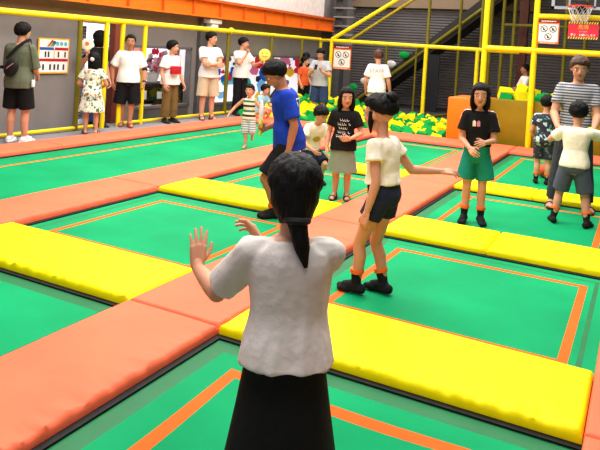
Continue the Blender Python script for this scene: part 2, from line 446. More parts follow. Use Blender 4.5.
# activity board on the wall
c0 = onx(39, 37, -8.66); c1 = onx(68, 74, -8.66)
y0, y1, z1, z0 = c0.y, c1.y, 1.50, .92
t = empty('rules_poster', (-8.675, (y0 + y1) / 2, z0), 'white rules poster with yellow border and rainbow on the left wall', 'poster')
W = y1 - y0; Hh = z1 - z0
PAL = {'y': mat('poster amber', (246, 186, 60)), 'w': mat('poster white', (244, 242, 240)), 'b': mat('poster blue', (40, 92, 170)), 'r': mat('poster red', (188, 30, 40)), 'k': mat('poster ink', (50, 48, 52)), 'c': mat('poster cyan', (90, 190, 214)), 'g': mat('poster green', (60, 170, 80)), 'o': mat('poster orange', (240, 130, 30))}
PK = list(PAL)
def prect(m, u0, v0, u1, v1, c, x):
    """u left-right, v bottom-top, 0..1 on the poster seen from the hall"""
    f = lambda u: -W / 2 + u * W
    m.add([(x, f(u0), v0 * Hh), (x, f(u1), v0 * Hh), (x, f(u1), v1 * Hh), (x, f(u0), v1 * Hh)], [[0, 1, 2, 3]], PK.index(c))
m = MB(); m.box((0, -W / 2, 0), (.012, W / 2, Hh), PK.index('y')); obj('board', m, [PAL[k] for k in PK], t, smooth=False)
m = MB()
prect(m, .04, .04, .96, .34, 'w', .014); prect(m, .04, .36, .49, .68, 'w', .014); prect(m, .52, .36, .96, .68, 'w', .014); prect(m, .04, .70, .96, .96, 'w', .014)
prect(m, .04, .34, .96, .42, 'r', .016); prect(m, .04, .66, .49, .74, 'b', .016); prect(m, .52, .66, .96, .74, 'r', .016)
for i, c in enumerate('royg' + 'cb'):
    f = i * .035
    m.add([(.017, -W / 2 + W * u, v * Hh) for u, v in ((.26 + f, .76), (.29 + f, .76), (.46 + f * .6, .94 - f * .3), (.42 + f * .6, .95 - f * .2))], [[0, 1, 2, 3]], PK.index(c))
for u in (.6, .73, .87): m.disc((.017, -W / 2 + W * u, .85 * Hh), .035, (1, 0, 0), PK.index('c'))
for u in (.2, .3, .62, .84): 
    prect(m, u, .46, u + .05, .62, 'k', .017)
for u in (.14, .36, .5, .62, .8): 
    prect(m, u, .1, u + .06, .26, 'k', .017)
vs, fs = text_mb('!', .05)
obj('print', m, [PAL[k] for k in PK], t, smooth=False)

# ---------------------------------------------------------------- trampoline deck
P_ = 2.47
PADS_X = {'L0': (-7.56, -7.02), 'L1': (-5.09, -4.435), 'M': (-2.61, -1.974), 'R': (-.13, .50)}
ROWS = [(.55, 1.21), (3.02, 3.68), (5.49, 6.14), (8.0, 8.52)]
END = (11.65, 12.43)
# black supporting frame
m = MB()
for a, b in PADS_X.values(): m.box((a - .0, -1, -.9), (b + .035, 12.43, .012))
for a, b in ROWS: m.box((-5.0, a - .035, -.9), (3.0, b, .011))
m.box((-7.56, END[0] - .035, -.9), (3.0, END[1], .012))
fr = struct('trim_7', m, M_BLACK, False)
mb = MB(); mb.box((.54, -.5, -.9), (7.4, 8.0, 0)); mb.box((2.32, 8.0, -.9), (7.4, 11.6, 0)); struct('floor_right', mb, M_GREEN, False)
# beds
SAG = (-1.0, 2.0)
def bed(x0, x1, y0, y1, label, lines, sag=None, hem=True):
    xs = [x0, x1]; ys = [y0, y1]
    L = .055
    for s, q in lines:
        if s == 'l': xs += [x0 + q, x0 + q + L]
        if s == 'r': xs += [x1 - q - L, x1 - q]
        if s == 'b': ys += [y0 + q, y0 + q + L]
        if s == 't': ys += [y1 - q - L, y1 - q]
    lo = dict(lines)
    xs += [x0 + .07, x0 + .10, x1 - .07, x1 - .10]; ys += [y0 + .07, y0 + .10, y1 - .07, y1 - .10]
    def fill(v, st):
        v = sorted(set(round(a, 4) for a in v)); o = [v[0]]
        for a in v[1:]:
            n = max(1, int((a - o[-1]) / st)); b0 = o[-1]
            o += [b0 + (a - b0) * (i + 1) / n for i in range(n)]
        return o
    st = .06 if sag else .4
    xs = fill(xs, st); ys = fill(ys, st)
    m = MB(); vs = []
    for y in ys:
        for x in xs:
            z = 0
            if sag:
                e = min(1, min(x - x0, x1 - x, y - y0, y1 - y) / .45)
                e = e * e * (3 - 2 * e)
                z = -sag * e * math.exp(-((x - SAG[0]) ** 2 + (y - SAG[1]) ** 2) / (2 * .5 ** 2))
            vs.append((x, y, z))
    n = len(xs); fs = []; ms = []
    xl0, xl1 = x0 + lo.get('l', .2), x1 - lo.get('r', .2); yl0, yl1 = y0 + lo.get('b', .2), y1 - lo.get('t', .2)
    for j in range(len(ys) - 1):
        for i in range(n - 1):
            cx = (xs[i] + xs[i + 1]) / 2; cy = (ys[j] + ys[j + 1]) / 2
            k = 0
            inr = (xl0 - 1e-3 < cx < xl1 + 1e-3) and (yl0 - 1e-3 < cy < yl1 + 1e-3)
            if inr and ((('l' in lo) and cx < xl0 + L) or (('r' in lo) and cx > xl1 - L) or (('b' in lo) and cy < yl0 + L) or (('t' in lo) and cy > yl1 - L)): k = 1
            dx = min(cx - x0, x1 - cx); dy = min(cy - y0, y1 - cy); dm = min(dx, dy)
            if hem and dm < .035 or (.07 < dm < .10 and hem): k = 2  # hem bands: pad-edge shade put into the bed colour
            fs.append([j * n + i, j * n + i + 1, (j + 1) * n + i + 1, (j + 1) * n + i]); ms.append(k)
    m.v = [V(v) for v in vs]; m.f = fs; m.m = ms
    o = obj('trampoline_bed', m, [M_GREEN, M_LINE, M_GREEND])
    return tag(o, label, 'trampoline')
ALL4 = [('l', .22), ('r', .14), ('b', .11), ('t', .21)]
C2 = (-4.40, -2.61); C3 = (-1.94, -.13); C4 = (.535, 2.3)
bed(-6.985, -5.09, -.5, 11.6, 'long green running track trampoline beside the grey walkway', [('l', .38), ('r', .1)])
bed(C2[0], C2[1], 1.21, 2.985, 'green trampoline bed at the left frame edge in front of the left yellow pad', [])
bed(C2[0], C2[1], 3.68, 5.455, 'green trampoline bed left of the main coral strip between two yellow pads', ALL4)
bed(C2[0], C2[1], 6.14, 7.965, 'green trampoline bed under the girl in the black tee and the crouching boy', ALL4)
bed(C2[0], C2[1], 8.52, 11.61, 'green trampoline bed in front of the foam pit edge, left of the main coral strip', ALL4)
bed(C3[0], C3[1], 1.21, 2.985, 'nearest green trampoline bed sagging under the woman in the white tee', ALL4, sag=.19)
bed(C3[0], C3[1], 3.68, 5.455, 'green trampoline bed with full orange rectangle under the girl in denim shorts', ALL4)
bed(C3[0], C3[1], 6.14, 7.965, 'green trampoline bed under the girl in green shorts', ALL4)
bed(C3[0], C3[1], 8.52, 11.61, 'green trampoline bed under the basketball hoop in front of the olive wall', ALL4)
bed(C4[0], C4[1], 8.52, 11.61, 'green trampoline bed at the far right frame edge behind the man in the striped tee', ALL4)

def pad(x0, x1, y0, y1, m_, label, rough_edge=None, z0=.013, z1=.064):
    """soft padded mat: rounded box with gathered wrinkles along its long near edge"""
    nx = max(8, int((x1 - x0) / .045)); ny = max(8, int((y1 - y0) / .045))
    fine = y0 < 3.2
    if fine: nx = max(nx, int((x1 - x0) / .016)) if rough_edge == 'y' else nx; ny = int((y1 - y0) / .016) if rough_edge == 'x' else ny
    nx = min(nx, 160); ny = min(ny, 160)
    m = MB(); r = .024
    def g(a, b, n):
        o = [a, a + r * .3, a + r * .7, a + r]
        o += [a + r + (b - a - 2 * r) * (i + 1) / n for i in range(n - 1)]
        return o + [b - r, b - r * .7, b - r * .3, b]
    xs = g(x0, x1, nx); ys = g(y0, y1, ny)
    nX = len(xs); vs = []
    for y in ys:
        for x in xs:
            d = min(x - x0, x1 - x, y - y0, y1 - y)
            q = min(1, d / r)
            z = z1 - r * (1 - math.sqrt(max(0, 1 - (1 - q) ** 2)))
            cx = (x - x0) / (x1 - x0); cy = (y - y0) / (y1 - y0)
            z += .006 * (1 - (2 * cx - 1) ** 4) * (1 - (2 * cy - 1) ** 4)
            near = (y - y0) if rough_edge == 'y' else (x1 - x) if rough_edge == 'x' else None
            if near is not None and near < .16:
                along = x if rough_edge == 'y' else y
                w = (1 - near / .16) * min(1, near / .012 + .35)
                z += w * (.017 if fine else .009) * (noise.noise(V((along * 16, near * 7, 1))) + .6 * noise.noise(V((along * 38 + near * 30, near * 8, 4))))
            z += .003 * noise.noise(V((x * 3, y * 3, 2)))
            vs.append(V((x, y, z)))
    k = len(ys)
    fs = [[j * nX + i, j * nX + i + 1, (j + 1) * nX + i + 1, (j + 1) * nX + i] for j in range(k - 1) for i in range(nX - 1)]
    ring = [i for i in range(nX)] + [j * nX + nX - 1 for j in range(1, k)] + [(k - 1) * nX + i for i in range(nX - 2, -1, -1)] + [j * nX for j in range(k - 2, 0, -1)]
    o = len(vs)
    for i in ring: vs.append(V((vs[i].x, vs[i].y, z0)))
    n = len(ring)
    fs += [[ring[i], o + i, o + (i + 1) % n, ring[(i + 1) % n]] for i in range(n)]
    fs.append([o + i for i in range(n)])
    m.add(vs, fs)
    return tag(obj('foam_pad', m, m_), label, 'pad')
CU = [-.5, .55, 3.02, 5.49, 8.0, 11.63]
NM = {'L0': 'walkway edge coral strip', 'L1': 'second coral strip from the walkway', 'M': 'main diagonal coral strip', 'R': 'coral strip at the right frame edge'}
where = ['nearest', 'second', 'third', 'fourth', 'farthest']
for s, (a, b) in PADS_X.items():
    cu = CU if s != 'L0' else [-.5, 3.0, 6.6, 9.4, 11.63]
    for i in range(len(cu) - 1):
        if s == 'R' and i > 2: continue
        if s in ('L0', 'L1') and cu[i + 1] < 3.1: continue
        if s == 'R' and i < 1: continue
        if s == 'M' and i == 0: continue
        vis = {'L0': 1, 'L1': 2, 'M': 1, 'R': 1}[s]
        lab = {('L0', 1): 'coral pad on the walkway edge beside the white sneakers', ('L0', 2): 'coral pad on the walkway edge below the man in the white polo', ('L0', 3): 'far coral pad on the walkway edge beside the crouching child',
               ('L1', 2): 'coral pad of the left strip reaching the left frame edge', ('L1', 3): 'coral pad of the left strip beside the far left yellow pad', ('L1', 4): 'farthest coral pad of the left strip under the running boy',
               ('M', 1): 'nearest wrinkled coral pad of the main strip at the bottom left', ('M', 2): 'coral pad of the main strip behind the woman in the white tee', ('M', 3): 'coral pad of the main strip behind the girl in denim shorts', ('M', 4): 'farthest coral pad of the main strip left of the girl in green shorts',
               ('R', 1): 'coral pad at the lower right corner beside the nearest yellow pad', ('R', 2): 'coral pad at the right frame edge beside the orange rectangle bed'}[(s, i)]
        pad(a, b, cu[i] + .002, cu[i + 1] - .002, M_CORAL, lab, 'x')
for i, (a, b) in enumerate(ROWS):
    if i == 0: continue
    lab = ['', 'yellow pad at the left frame edge beside the main coral strip', 'yellow pad behind the blue shirted man, left of the main coral strip', 'far yellow pad behind the girl in the black tee'][i]
    pad(-4.43, -2.615, a, b, M_YEL, lab, 'y')
pad(-1.968, -.135, ROWS[1][0], ROWS[1][1], M_YEL, 'nearest yellow pad on the right beside the woman in the white tee', 'y')
for i, who in ((2, ('beside the legs of the girl in denim shorts', 'whose right end meets the frame edge')), (3, ('in front of the patterned shirt boy', 'under the striped tee man'))):
    a, b = ROWS[i]; nm = ['', '', 'second', 'third'][i]
    pad(-1.968, -1.06, a, b, M_YEL, '%s row yellow pad %s' % (nm, who[0]), 'y')
    pad(-1.05, -.135, a, b, M_YEL, '%s row yellow pad %s' % (nm, who[1]), 'y')
for (a, b, lab) in [(-7.55, -4.76, 'far coral pad along the foam pit behind the blue shirted man'), (-4.75, -1.98, 'far coral pad along the foam pit in front of the orange block'), (-1.97, .6, 'far coral pad along the foot of the olive wall behind the palm print boy'), (.61, 2.9, 'far coral pad at the foot of the olive wall by the right frame edge')]:
    pad(a, b, END[0], END[1], M_CORAL, lab, 'y')

# ---------------------------------------------------------------- yellow fences
def post(parent, x, y, z0, z1, r, m_=None, name='post'):
    m = MB(); m.tube([(x, y, z0), (x, y, z1)], r, n=14); return obj(name, m, m_ or M_POLE, parent)
def rail(parent, a, b, r, m_=None, name='rail'):
    m = MB(); m.tube([a, b], r, n=14); return obj(name, m, m_ or M_POLE, parent)
t = empty('left_fence', (-8.25, 10, 0), 'long yellow padded pipe fence along the walkway on the left', 'fence')
for y, d in ((2.5, 1), (5.2, 1), (8.0, 1), (8.6, 0), (9.0, 0), (9.59, 0), (12.36, 1), (14.27, 1), (15.9, 1), (17.06, 0)):
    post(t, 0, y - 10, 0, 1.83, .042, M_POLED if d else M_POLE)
rail(t, (0, -9, 1.86), (0, 2.42, 1.86), .05); rail(t, (-.02, 2.3, 1.86), (-.02, 7.08, 1.86), .045)
m = MB(); m.ell((.0, 2.44, 1.87), .075); obj('joint', m, M_POLE, t)
rail(t, (0, -9, .05), (0, -1.62, .05), .03); rail(t, (0, -1.0, .05), (0, 7.06, .05), .03)
t = empty('back_fence', (-7.6, 16.4, 0), 'yellow padded pipe fence behind the foam pit', 'fence')
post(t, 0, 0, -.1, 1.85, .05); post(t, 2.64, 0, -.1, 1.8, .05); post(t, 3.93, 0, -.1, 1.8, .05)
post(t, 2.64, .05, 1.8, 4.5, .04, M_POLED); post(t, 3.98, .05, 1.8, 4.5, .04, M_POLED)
rail(t, (0, 0, 1.84), (4.9, 0, 1.80), .05)
rail(t, (-.62, .63, 1.84), (0, 0, 1.84), .04)
q = ony(397, 0, 16.4) - V((-7.6, 16.4, 0)); e = V((0, 0, 1.87)); rail(t, e, e + (q - e) * 1.5, .05, name='brace')
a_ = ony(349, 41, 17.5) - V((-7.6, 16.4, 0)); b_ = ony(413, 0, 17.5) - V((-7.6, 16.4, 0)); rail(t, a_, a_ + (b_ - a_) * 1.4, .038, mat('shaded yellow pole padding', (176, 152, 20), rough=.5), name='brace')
m = MB(); m.box((.1, -.12, -.12), (4.3, .02, .03), bev=.02); obj('base_pad', m, M_FY, t)
rail(t, (2.64, 0, .0), (2.9, 2.0, .0), .04, M_POLED); post(t, 2.95, 2.0, -.02, 4.5, .04, M_POLED); rail(t, (2.9, 2, .03), (4.6, 2, .03), .035, M_POLED)
post(t, .85, 2.0, -.02, 1.85, .04, M_POLED); post(t, 1.75, 2.0, -.02, 1.85, .03, M_POLED)
t = empty('hoop_frame', (-2.7, 12.62, 0), 'thick yellow pipe frame standing at the olive wall under the basketball backboard', 'frame')
for x in (0, .885, 3.2): post(t, x, 0, 0, 4.4, .052)
rail(t, (0, 0, 1.8), (3.2, 0, 1.8), .055); rail(t, (.885, 0, 2.42), (3.2, 0, 2.42), .05)
t = empty('rear_pole_frame', (-3.3, 17.6, 0), 'olive poles of the shaded play frame in the dark right rear', 'frame')
for px in (491, 503, 514, 566, 586):
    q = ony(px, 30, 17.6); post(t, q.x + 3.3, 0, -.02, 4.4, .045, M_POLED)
rail(t, (0, 0, 2.5), (3.6, 0, 2.5), .04, M_POLED)
q = ony(524, 30, 18.2); m = MB(); m.box((q.x - .12, 18.1, -.02), (q.x + .1, 18.3, 4.6), bev=.01)
tag(obj('steel_column', m, mat('red brown steel', (92, 48, 36), rough=.6)), 'red brown steel column in the dark behind the yellow frame', 'column')
# climbing slope behind the fence
t = empty('climbing_slope', (-7, 18.9, 0), 'dark sloping slide with olive edge rail and round holds behind the fence', 'slide')
def L_(p): return p - t.location
aa, bb = ony(328, 118, 18.9), ony(470, 8, 18.9)
cc, dd = ony(350, 112, 18.9), ony(470, 24, 18.9)
bb = aa + (bb - aa) * 1.3; dd = cc + (dd - cc) * 1.3
m = MB(); vs = []
for y in (0, 1.2): vs += [L_(aa) + V((0, y, .0)), L_(bb) + V((0, y, 0)), L_(dd) + V((0, y, 0)), L_(cc) + V((0, y, 0))]
m.add(vs, [[0, 1, 2, 3], [4, 5, 6, 7], [0, 1, 5, 4], [1, 2, 6, 5], [2, 3, 7, 6], [3, 0, 4, 7]])
obj('slide_bed', m, mat('dark grey vinyl', (48, 44, 42), rough=.6), t, smooth=False)
rail(t, L_(ony(345, 108, 18.8)), L_(ony(345, 108, 18.8) + (ony(470, 18, 18.8) - ony(345, 108, 18.8)) * 1.3), .05, M_POLED, 'edge_rail')
for (px, py, c) in ((404, 55, M_FG), (391, 64, M_WHITE), (365, 81, M_WHITE), (353, 87, M_FG)):
    q = L_(ony(px, py, 18.82)); m = MB(); m.ell(q, (.16, .07, .11)); obj('hold', m, c, t)
# dark opening panel
m = MB(); a = ony(425, 54, 18.6); b = ony(436, 112, 18.6); m.box((a.x, 18.6, -.02), (b.x, 18.64, a.z)); tag(obj('dark_panel', m, mat('navy black panel', (22, 22, 28))), 'narrow dark panel beside the yellow back post', 'panel')

# orange block and olive padded wall
m = MB(); m.box((-3.28, 12.44, -.3), (-2.56, 13.5, .84), bev=.03); tag(obj('orange_block', m, M_ORANGE), 'large orange padded block at the corner of the foam pit', 'block')
m = MB(); m.box((-2.555, 12.68, -.3), (3.0, 12.82, .87), bev=.03)
for i, v in enumerate(m.v): pass
tag(obj('olive_wall_pad', m, M_OLIVE), 'olive yellow padded wall below the hoop with foam cubes on top', 'padded wall')
m = MB(); m.box((-3.0, 16.3, -.02), (3, 16.42, .8), bev=.02); tag(obj('olive_rear_pad', m, M_OLIVE), 'rear olive padded wall of the raised foam pit', 'padded wall')

# ---------------------------------------------------------------- foam cubes
def cube(loc, rot, s, m_, lab, grp):
    key = 'cube %s' % m_.name
    me = bpy.data.meshes.get(key)
    if not me:
        k = MB(); k.box((-.5, -.5, -.5), (.5, .5, .5), bev=.03, seg=1); me = k.mesh(key, m_, False)
    o = link('foam_cube', me, None, loc); o.rotation_euler = rot; o.scale = (s, s, s)
    tag(o, lab, 'foam cube', grp)
rnd = random.Random(21)
PIT_FOLK = [ony(378, 80, 13.9)[:2], ony(321, 80, 14.5)[:2]]
sp = .245
for j in range(15):
    for i in range(19):
        x = -7.95 + i * sp + rnd.uniform(-.04, .04) + (sp / 2 if j % 2 else 0); y = 12.62 + j * sp * 1.05 + rnd.uniform(-.04, .04)
        if x > -3.45 or y > 16.12: continue
        if any((x - a) ** 2 + (y - b) ** 2 < .075 for a, b in PIT_FOLK): continue
        top = .06 + .085 * max(0, -4.4 - x) * min(1, (y - 12.3) / 2.0)
        z = top + rnd.uniform(-.09, .07) + .05 * noise.noise(V((x * 1.5, y * 1.5, 0)))
        g = noise.noise(V((x * 2.2, y * 2.2, 7))) + rnd.uniform(-.5, .5) > 0
        cube((x, y, z - .1), (rnd.uniform(-.6, .6), rnd.uniform(-.6, .6), rnd.uniform(0, 3)), .195, M_FG if g else M_FY,
             'green foam cube in the loose heap of the foam pit' if g else 'yellow foam cube in the loose heap of the foam pit', 'green cubes in the foam pit' if g else 'yellow cubes in the foam pit')
m = MB(); gx = [-8.0 + .235 * i for i in range(21)]; gy = [12.44 + .2255 * j for j in range(17)]
m.add([(x, y, -.215 + .085 * max(0, -4.4 - x) * min(1, (y - 12.3) / 2.0)) for y in gy for x in gx], [[j * 21 + i, j * 21 + i + 1, (j + 1) * 21 + i + 1, (j + 1) * 21 + i] for j in range(16) for i in range(20)])
struct('floor_pit', m, mat('dark green pit floor', (18, 84, 44), rough=.9), False)
m = MB(); m.box((-2.5, 12.84, 0), (3.0, 16.28, .62)); struct('floor_pit_raised', m, mat('dark green pit floor', (18, 84, 44)), False)
for j in range(5):
    for i in range(14):
        x = -2.35 + i * .31 + rnd.uniform(-.05, .05); y = 13.05 + j * .3
        z = .79 + .12 * rnd.random() + (.12 if (j == 1 and i in (0, 1, 4)) else 0)
        g = rnd.random() > .5
        cube((x, y, z), (rnd.uniform(-.4, .4), rnd.uniform(-.4, .4), rnd.uniform(0, 3)), .23, M_FG if g else M_FY,
             'green foam cube on the raised pit behind the olive wall' if g else 'yellow foam cube on the raised pit behind the olive wall', 'green cubes behind the olive wall' if g else 'yellow cubes behind the olive wall')

# ---------------------------------------------------------------- signs, hoop
def sign_board(loc, W, Hh, label):
    """no-entry style rules sign: white board, dark red header, orange border, three prohibition circles"""
    t = empty('rules_sign', loc, label, 'sign')
    pal = [mat('sign white', (238, 228, 222)), mat('sign orange', (226, 108, 40)), mat('sign maroon', (120, 22, 36)), mat('sign black', (26, 24, 26))]
    m = MB(); m.box((0, -.006, 0), (W, .006, Hh), 1); obj('board', m, pal, t, smooth=False)
    m = MB()
    def R(u0, v0, u1, v1, c, y): m.add([(u0 * W, y, v0 * Hh), (u1 * W, y, v0 * Hh), (u1 * W, y, v1 * Hh), (u0 * W, y, v1 * Hh)], [[0, 1, 2, 3]], c)
    R(.05, .09, .95, .82, 0, -.008); R(0, .88, 1, 1, 2, -.008)
    for i in range(9): R(.15 + i * .08, .92, .2 + i * .08, .96, 0, -.0095)
    for i in range(8): R(.14 + i * .09, .03, .2 + i * .09, .06, 0, -.0095)
    for (u, v) in ((.29, .62), (.71, .62), (.5, .30)):
        r = W * .17; c = V((u * W, -.010, v * Hh))
        m.disc(c, r, (0, -1, 0), 3, r0=r * .8)
        m.disc(c + V((-r * .1, .0008, r * .25)), r * .16, (0, -1, 0), 3, n=10)
        m.add([c + V((-r * .2, .0008, r * .1)), c + V((r * .15, .0008, r * .15)), c + V((r * .3, .0008, -r * .5)), c + V((-r * .35, .0008, -r * .4))], [[0, 1, 2, 3]], 3)
        s = r * .09
        d = V((.7, 0, -.7)); nn = V((.7, 0, .7)) * s
        m.add([c - d * r * .9 + nn + V((0, -.001, 0)), c + d * r * .9 + nn + V((0, -.001, 0)), c + d * r * .9 - nn + V((0, -.001, 0)), c - d * r * .9 - nn + V((0, -.001, 0))], [[0, 1, 2, 3]], 3)
    obj('print', m, pal, t, smooth=False)
    return t
sign_board((-7.5, 16.33, 1.08), .52, .63, 'white rules sign with orange border hanging on the back fence corner post')
sign_board((-1.77, 12.55, 1.93), .36, .43, 'white rules sign with orange border hanging beside the basketball hoop')
# second sheet behind the corner post
t = empty('red_banner', (-1.26, 12.5, 2.04), 'red warning banner with black and yellow striped edges below the basketball hoop', 'sign')
Wb, Hb = .49, .30
pal = [mat('banner red', (218, 44, 62)), mat('banner yellow', (244, 206, 60)), M_BLACK, mat('banner white', (246, 240, 240))]
m = MB(); m.box((0, -.004, 0), (Wb, .004, Hb), 0); obj('board', m, pal, t, smooth=False)
m = MB()
for (z0, z1) in ((0, .035), (Hb - .035, Hb)):
    n = 12
    m = MB()
    for i in range(n * 2):
        w = Wb / (2 * n); x = i * w; s = .016
        m.add([(max(0, x), -.006, z0), (min(Wb, x + w), -.006, z0), (min(Wb, x + w + s), -.006, z1), (min(Wb, max(0, x + s)), -.006, z1)], [[0, 1, 2, 3]], 2 if i % 2 else 1)
    obj('striped_border', m, pal, t, smooth=False)
m = MB()
for body, sz, x, z, c in (('危険', .085, .245, .205, 1), ('ぶら下がり', .03, .245, .125, 3), ('禁止　お願いします', .045, .245, .07, 3)):
    vs, fs = text_mb(body, sz); m.add([V((v.x + x, -.0065, v.y + z)) for v in vs], fs, c)
obj('lettering', m, pal, t, smooth=False)
t = empty('basketball_backboard', (-1.06, 12.5, 2.55), 'clear basketball backboard with grey frame above the red banner', 'backboard')
M_GF = mat('pale grey frame', (150, 154, 164), rough=.4)
def frame_xz(x0, x1, z0, z1, w, y0, y1):
    m = MB(); m.box((x0, y0, z0), (x0 + w, y1, z1)); m.box((x1 - w, y0, z0), (x1, y1, z1)); m.box((x0, y0, z0), (x1, y1, z0 + w)); m.box((x0, y0, z1 - w), (x1, y1, z1)); return m
obj('frame', frame_xz(-.5, .5, 0, .75, .05, -.03, .02), M_GF, t, smooth=False)
obj('target_square', frame_xz(-.22, .22, .03, .40, .03, -.034, -.02), M_GF, t, smooth=False)
m = MB(); m.add([(-.46, 0, .04), (.46, 0, .04), (.46, 0, .7), (-.46, 0, .7)], [[0, 1, 2, 3]]); obj('pane', m, GLASS, t, smooth=False)
t = empty('basketball_hoop', (-1.06, 12.46, 2.58), 'orange basketball rim with white net on a black bracket', 'hoop')
m = MB(); m.box((-.10, -.11, -.09), (.10, -.0, .10), bev=.012); m.box((-.05, -.2, -.03), (.05, -.1, .02), bev=.008); obj('bracket', m, M_BLACK, t)
R_ = .2
m = MB(); m.tube([(R_ * math.cos(a), -.3 + R_ * math.sin(a), 0) for a in [2 * PI * j / 28 for j in range(28)]], .011, n=8, closed=True); obj('rim', m, mat('hoop red', (206, 60, 44)), t)
m = MB()
for k in range(12):
    for sgn in (-1, 1):
        pts = []
        for i in range(7):
            f = i / 6; a = 2 * PI * (k + sgn * f * 1.5) / 12; r = R_ * (1 - .42 * f)
            pts.append((r * math.cos(a), -.3 + r * math.sin(a), -.26 * f))
        m.tube(pts, .0028, n=5)
obj('net', m, M_WHITE, t)
# basketballs
def ball(loc, r, label, grp=None, m_=None, seams=True):
    m = MB(); m.ell((0, 0, 0), r, 0, nu=28, nv=18)
    if seams:
        for R in (Matrix.Rotation(0, 3, 'X'), Matrix.Rotation(PI / 2, 3, 'X'), Matrix.Rotation(PI / 2, 3, 'Y')):
            m.tube([R @ V((r * 1.002 * math.cos(a), r * 1.002 * math.sin(a), 0)) for a in [2 * PI * j / 32 for j in range(32)]], r * .025, n=5, mi=1, closed=True)
    o = obj('basketball' if seams else 'yellow_ball', m, [m_ or mat('basketball orange', (232, 92, 40), rough=.6, bump=.2, bscale=120), M_BLACK], None, loc)
    o.rotation_euler = (.4, .7, .2)
    return tag(o, label, 'ball', grp)
q = onz(543, 178, 0); ball((q.x, q.y + .05, .095), .093, 'orange basketball on the green bed between the legs of the patterned shirt boy')

# ------------------------------------------------------------------ people
SKIN = mat('skin', (206, 146, 116), rough=.55, spec=.3, var=.03)
SKIN2 = mat('tanned skin', (178, 118, 86), rough=.55, spec=.3, var=.03)
M_EYEW = mat('eye white', (232, 228, 222), rough=.3)
M_EYED = mat('dark brown iris', (36, 22, 16), rough=.25)
M_LIP = mat('lip', (176, 96, 86), rough=.5)
M_HAIR = mat('black brown hair', (13, 10, 10), rough=.6, spec=.15, var=.3, scale=14, bump=.5, bscale=60, stretch=(1, 1, .18))
M_HAIRB = mat('dark brown hair', (74, 48, 34), rough=.5, spec=.3, var=.25, scale=14, bump=.5, bscale=60, stretch=(1, 1, .18))
M_SOCK = mat('black grip sock', (22, 20, 22), rough=.9)
M_BAND = mat('orange sock band', (240, 110, 40), rough=.8)
def cloth(n, c, **k): return mat(n, c, rough=.85, spec=.15, bump=.25, bscale=k.pop('bscale', 26), **k)
C_WHITE = cloth('white cotton', (236, 232, 230), var=.02)
C_CREAM = cloth('cream cotton', (240, 230, 208), var=.03)
C_BLACK = cloth('black cotton', (22, 21, 23), var=.1)
C_NAVY = cloth('navy cotton', (28, 32, 52), var=.08)
C_BLUE = cloth('royal blue cotton', (26, 58, 168), var=.06)
C_OLIVE = cloth('grey olive cotton', (98, 102, 82), var=.05)
C_KHAKI = cloth('olive khaki cotton', (112, 88, 48), var=.06)
C_BEIGE = cloth('beige cotton', (198, 178, 148), var=.04)
C_DENIM = cloth('dark denim', (36, 42, 66), var=.14, scale=20)
C_DENIMB = cloth('blue denim', (48, 64, 100), var=.12, scale=20)
C_JEANS = cloth('grey black jeans', (58, 60, 66), var=.12, scale=18)
C_GREY = cloth('slate grey cotton', (84, 88, 104), var=.06)
C_SAGE = cloth('sage grey cotton', (126, 140, 126), var=.06)
C_TEAL = cloth('teal green jersey', (22, 128, 112), var=.05)
C_ORANGE = cloth('orange cotton', (226, 92, 44), var=.05)
C_GTEE = cloth('pale grey cotton', (178, 178, 182), var=.05)
C_LBLUE = cloth('light blue cotton', (150, 196, 214), var=.05)
C_FLORAL = blotch_mat('white cloth with leaf print', (222, 226, 208), [((60, 104, 70), .58), ((224, 120, 70), .63), ((90, 140, 140), .65)], 20)
C_PALM = blotch_mat('navy cloth with pale blue palm print', (28, 32, 50), [((176, 208, 214), .585), ((90, 130, 150), .64)], 16)
C_PALM2 = blotch_mat('navy cloth with sparse print', (30, 33, 48), [((130, 150, 140), .62), ((90, 110, 110), .66)], 18)
C_TANK = stripe_mat('cream cloth with black and green stripes', [(226, 222, 196), (28, 32, 30), (226, 222, 196), (44, 110, 78)], .15, seq=[0, .3, .52, .78])
C_TSTR = stripe_mat('fine grey and dark stripes', [(176, 176, 180), (62, 64, 74)], .030)
C_SHSTR = stripe_mat('pale grey striped cotton', [(206, 212, 212), (120, 136, 136)], .035)
M_SHOEW = mat('white canvas', (226, 224, 222), rough=.7)
M_SHOEB = mat('black leather', (24, 22, 22), rough=.5)
M_SHOER = mat('red brown strap', (150, 60, 36), rough=.6)

def face_dir(pos, phi):
    """world heading for a figure turned phi degrees from facing the photographer (+ = to the right of the view)"""
    c = V((-pos[0], -pos[1], 0)).normalized(); f = -c; r = V((f.y, -f.x, 0))
    d = c * math.cos(math.radians(phi)) + r * math.sin(math.radians(phi))
    return math.atan2(-d.x, d.y)

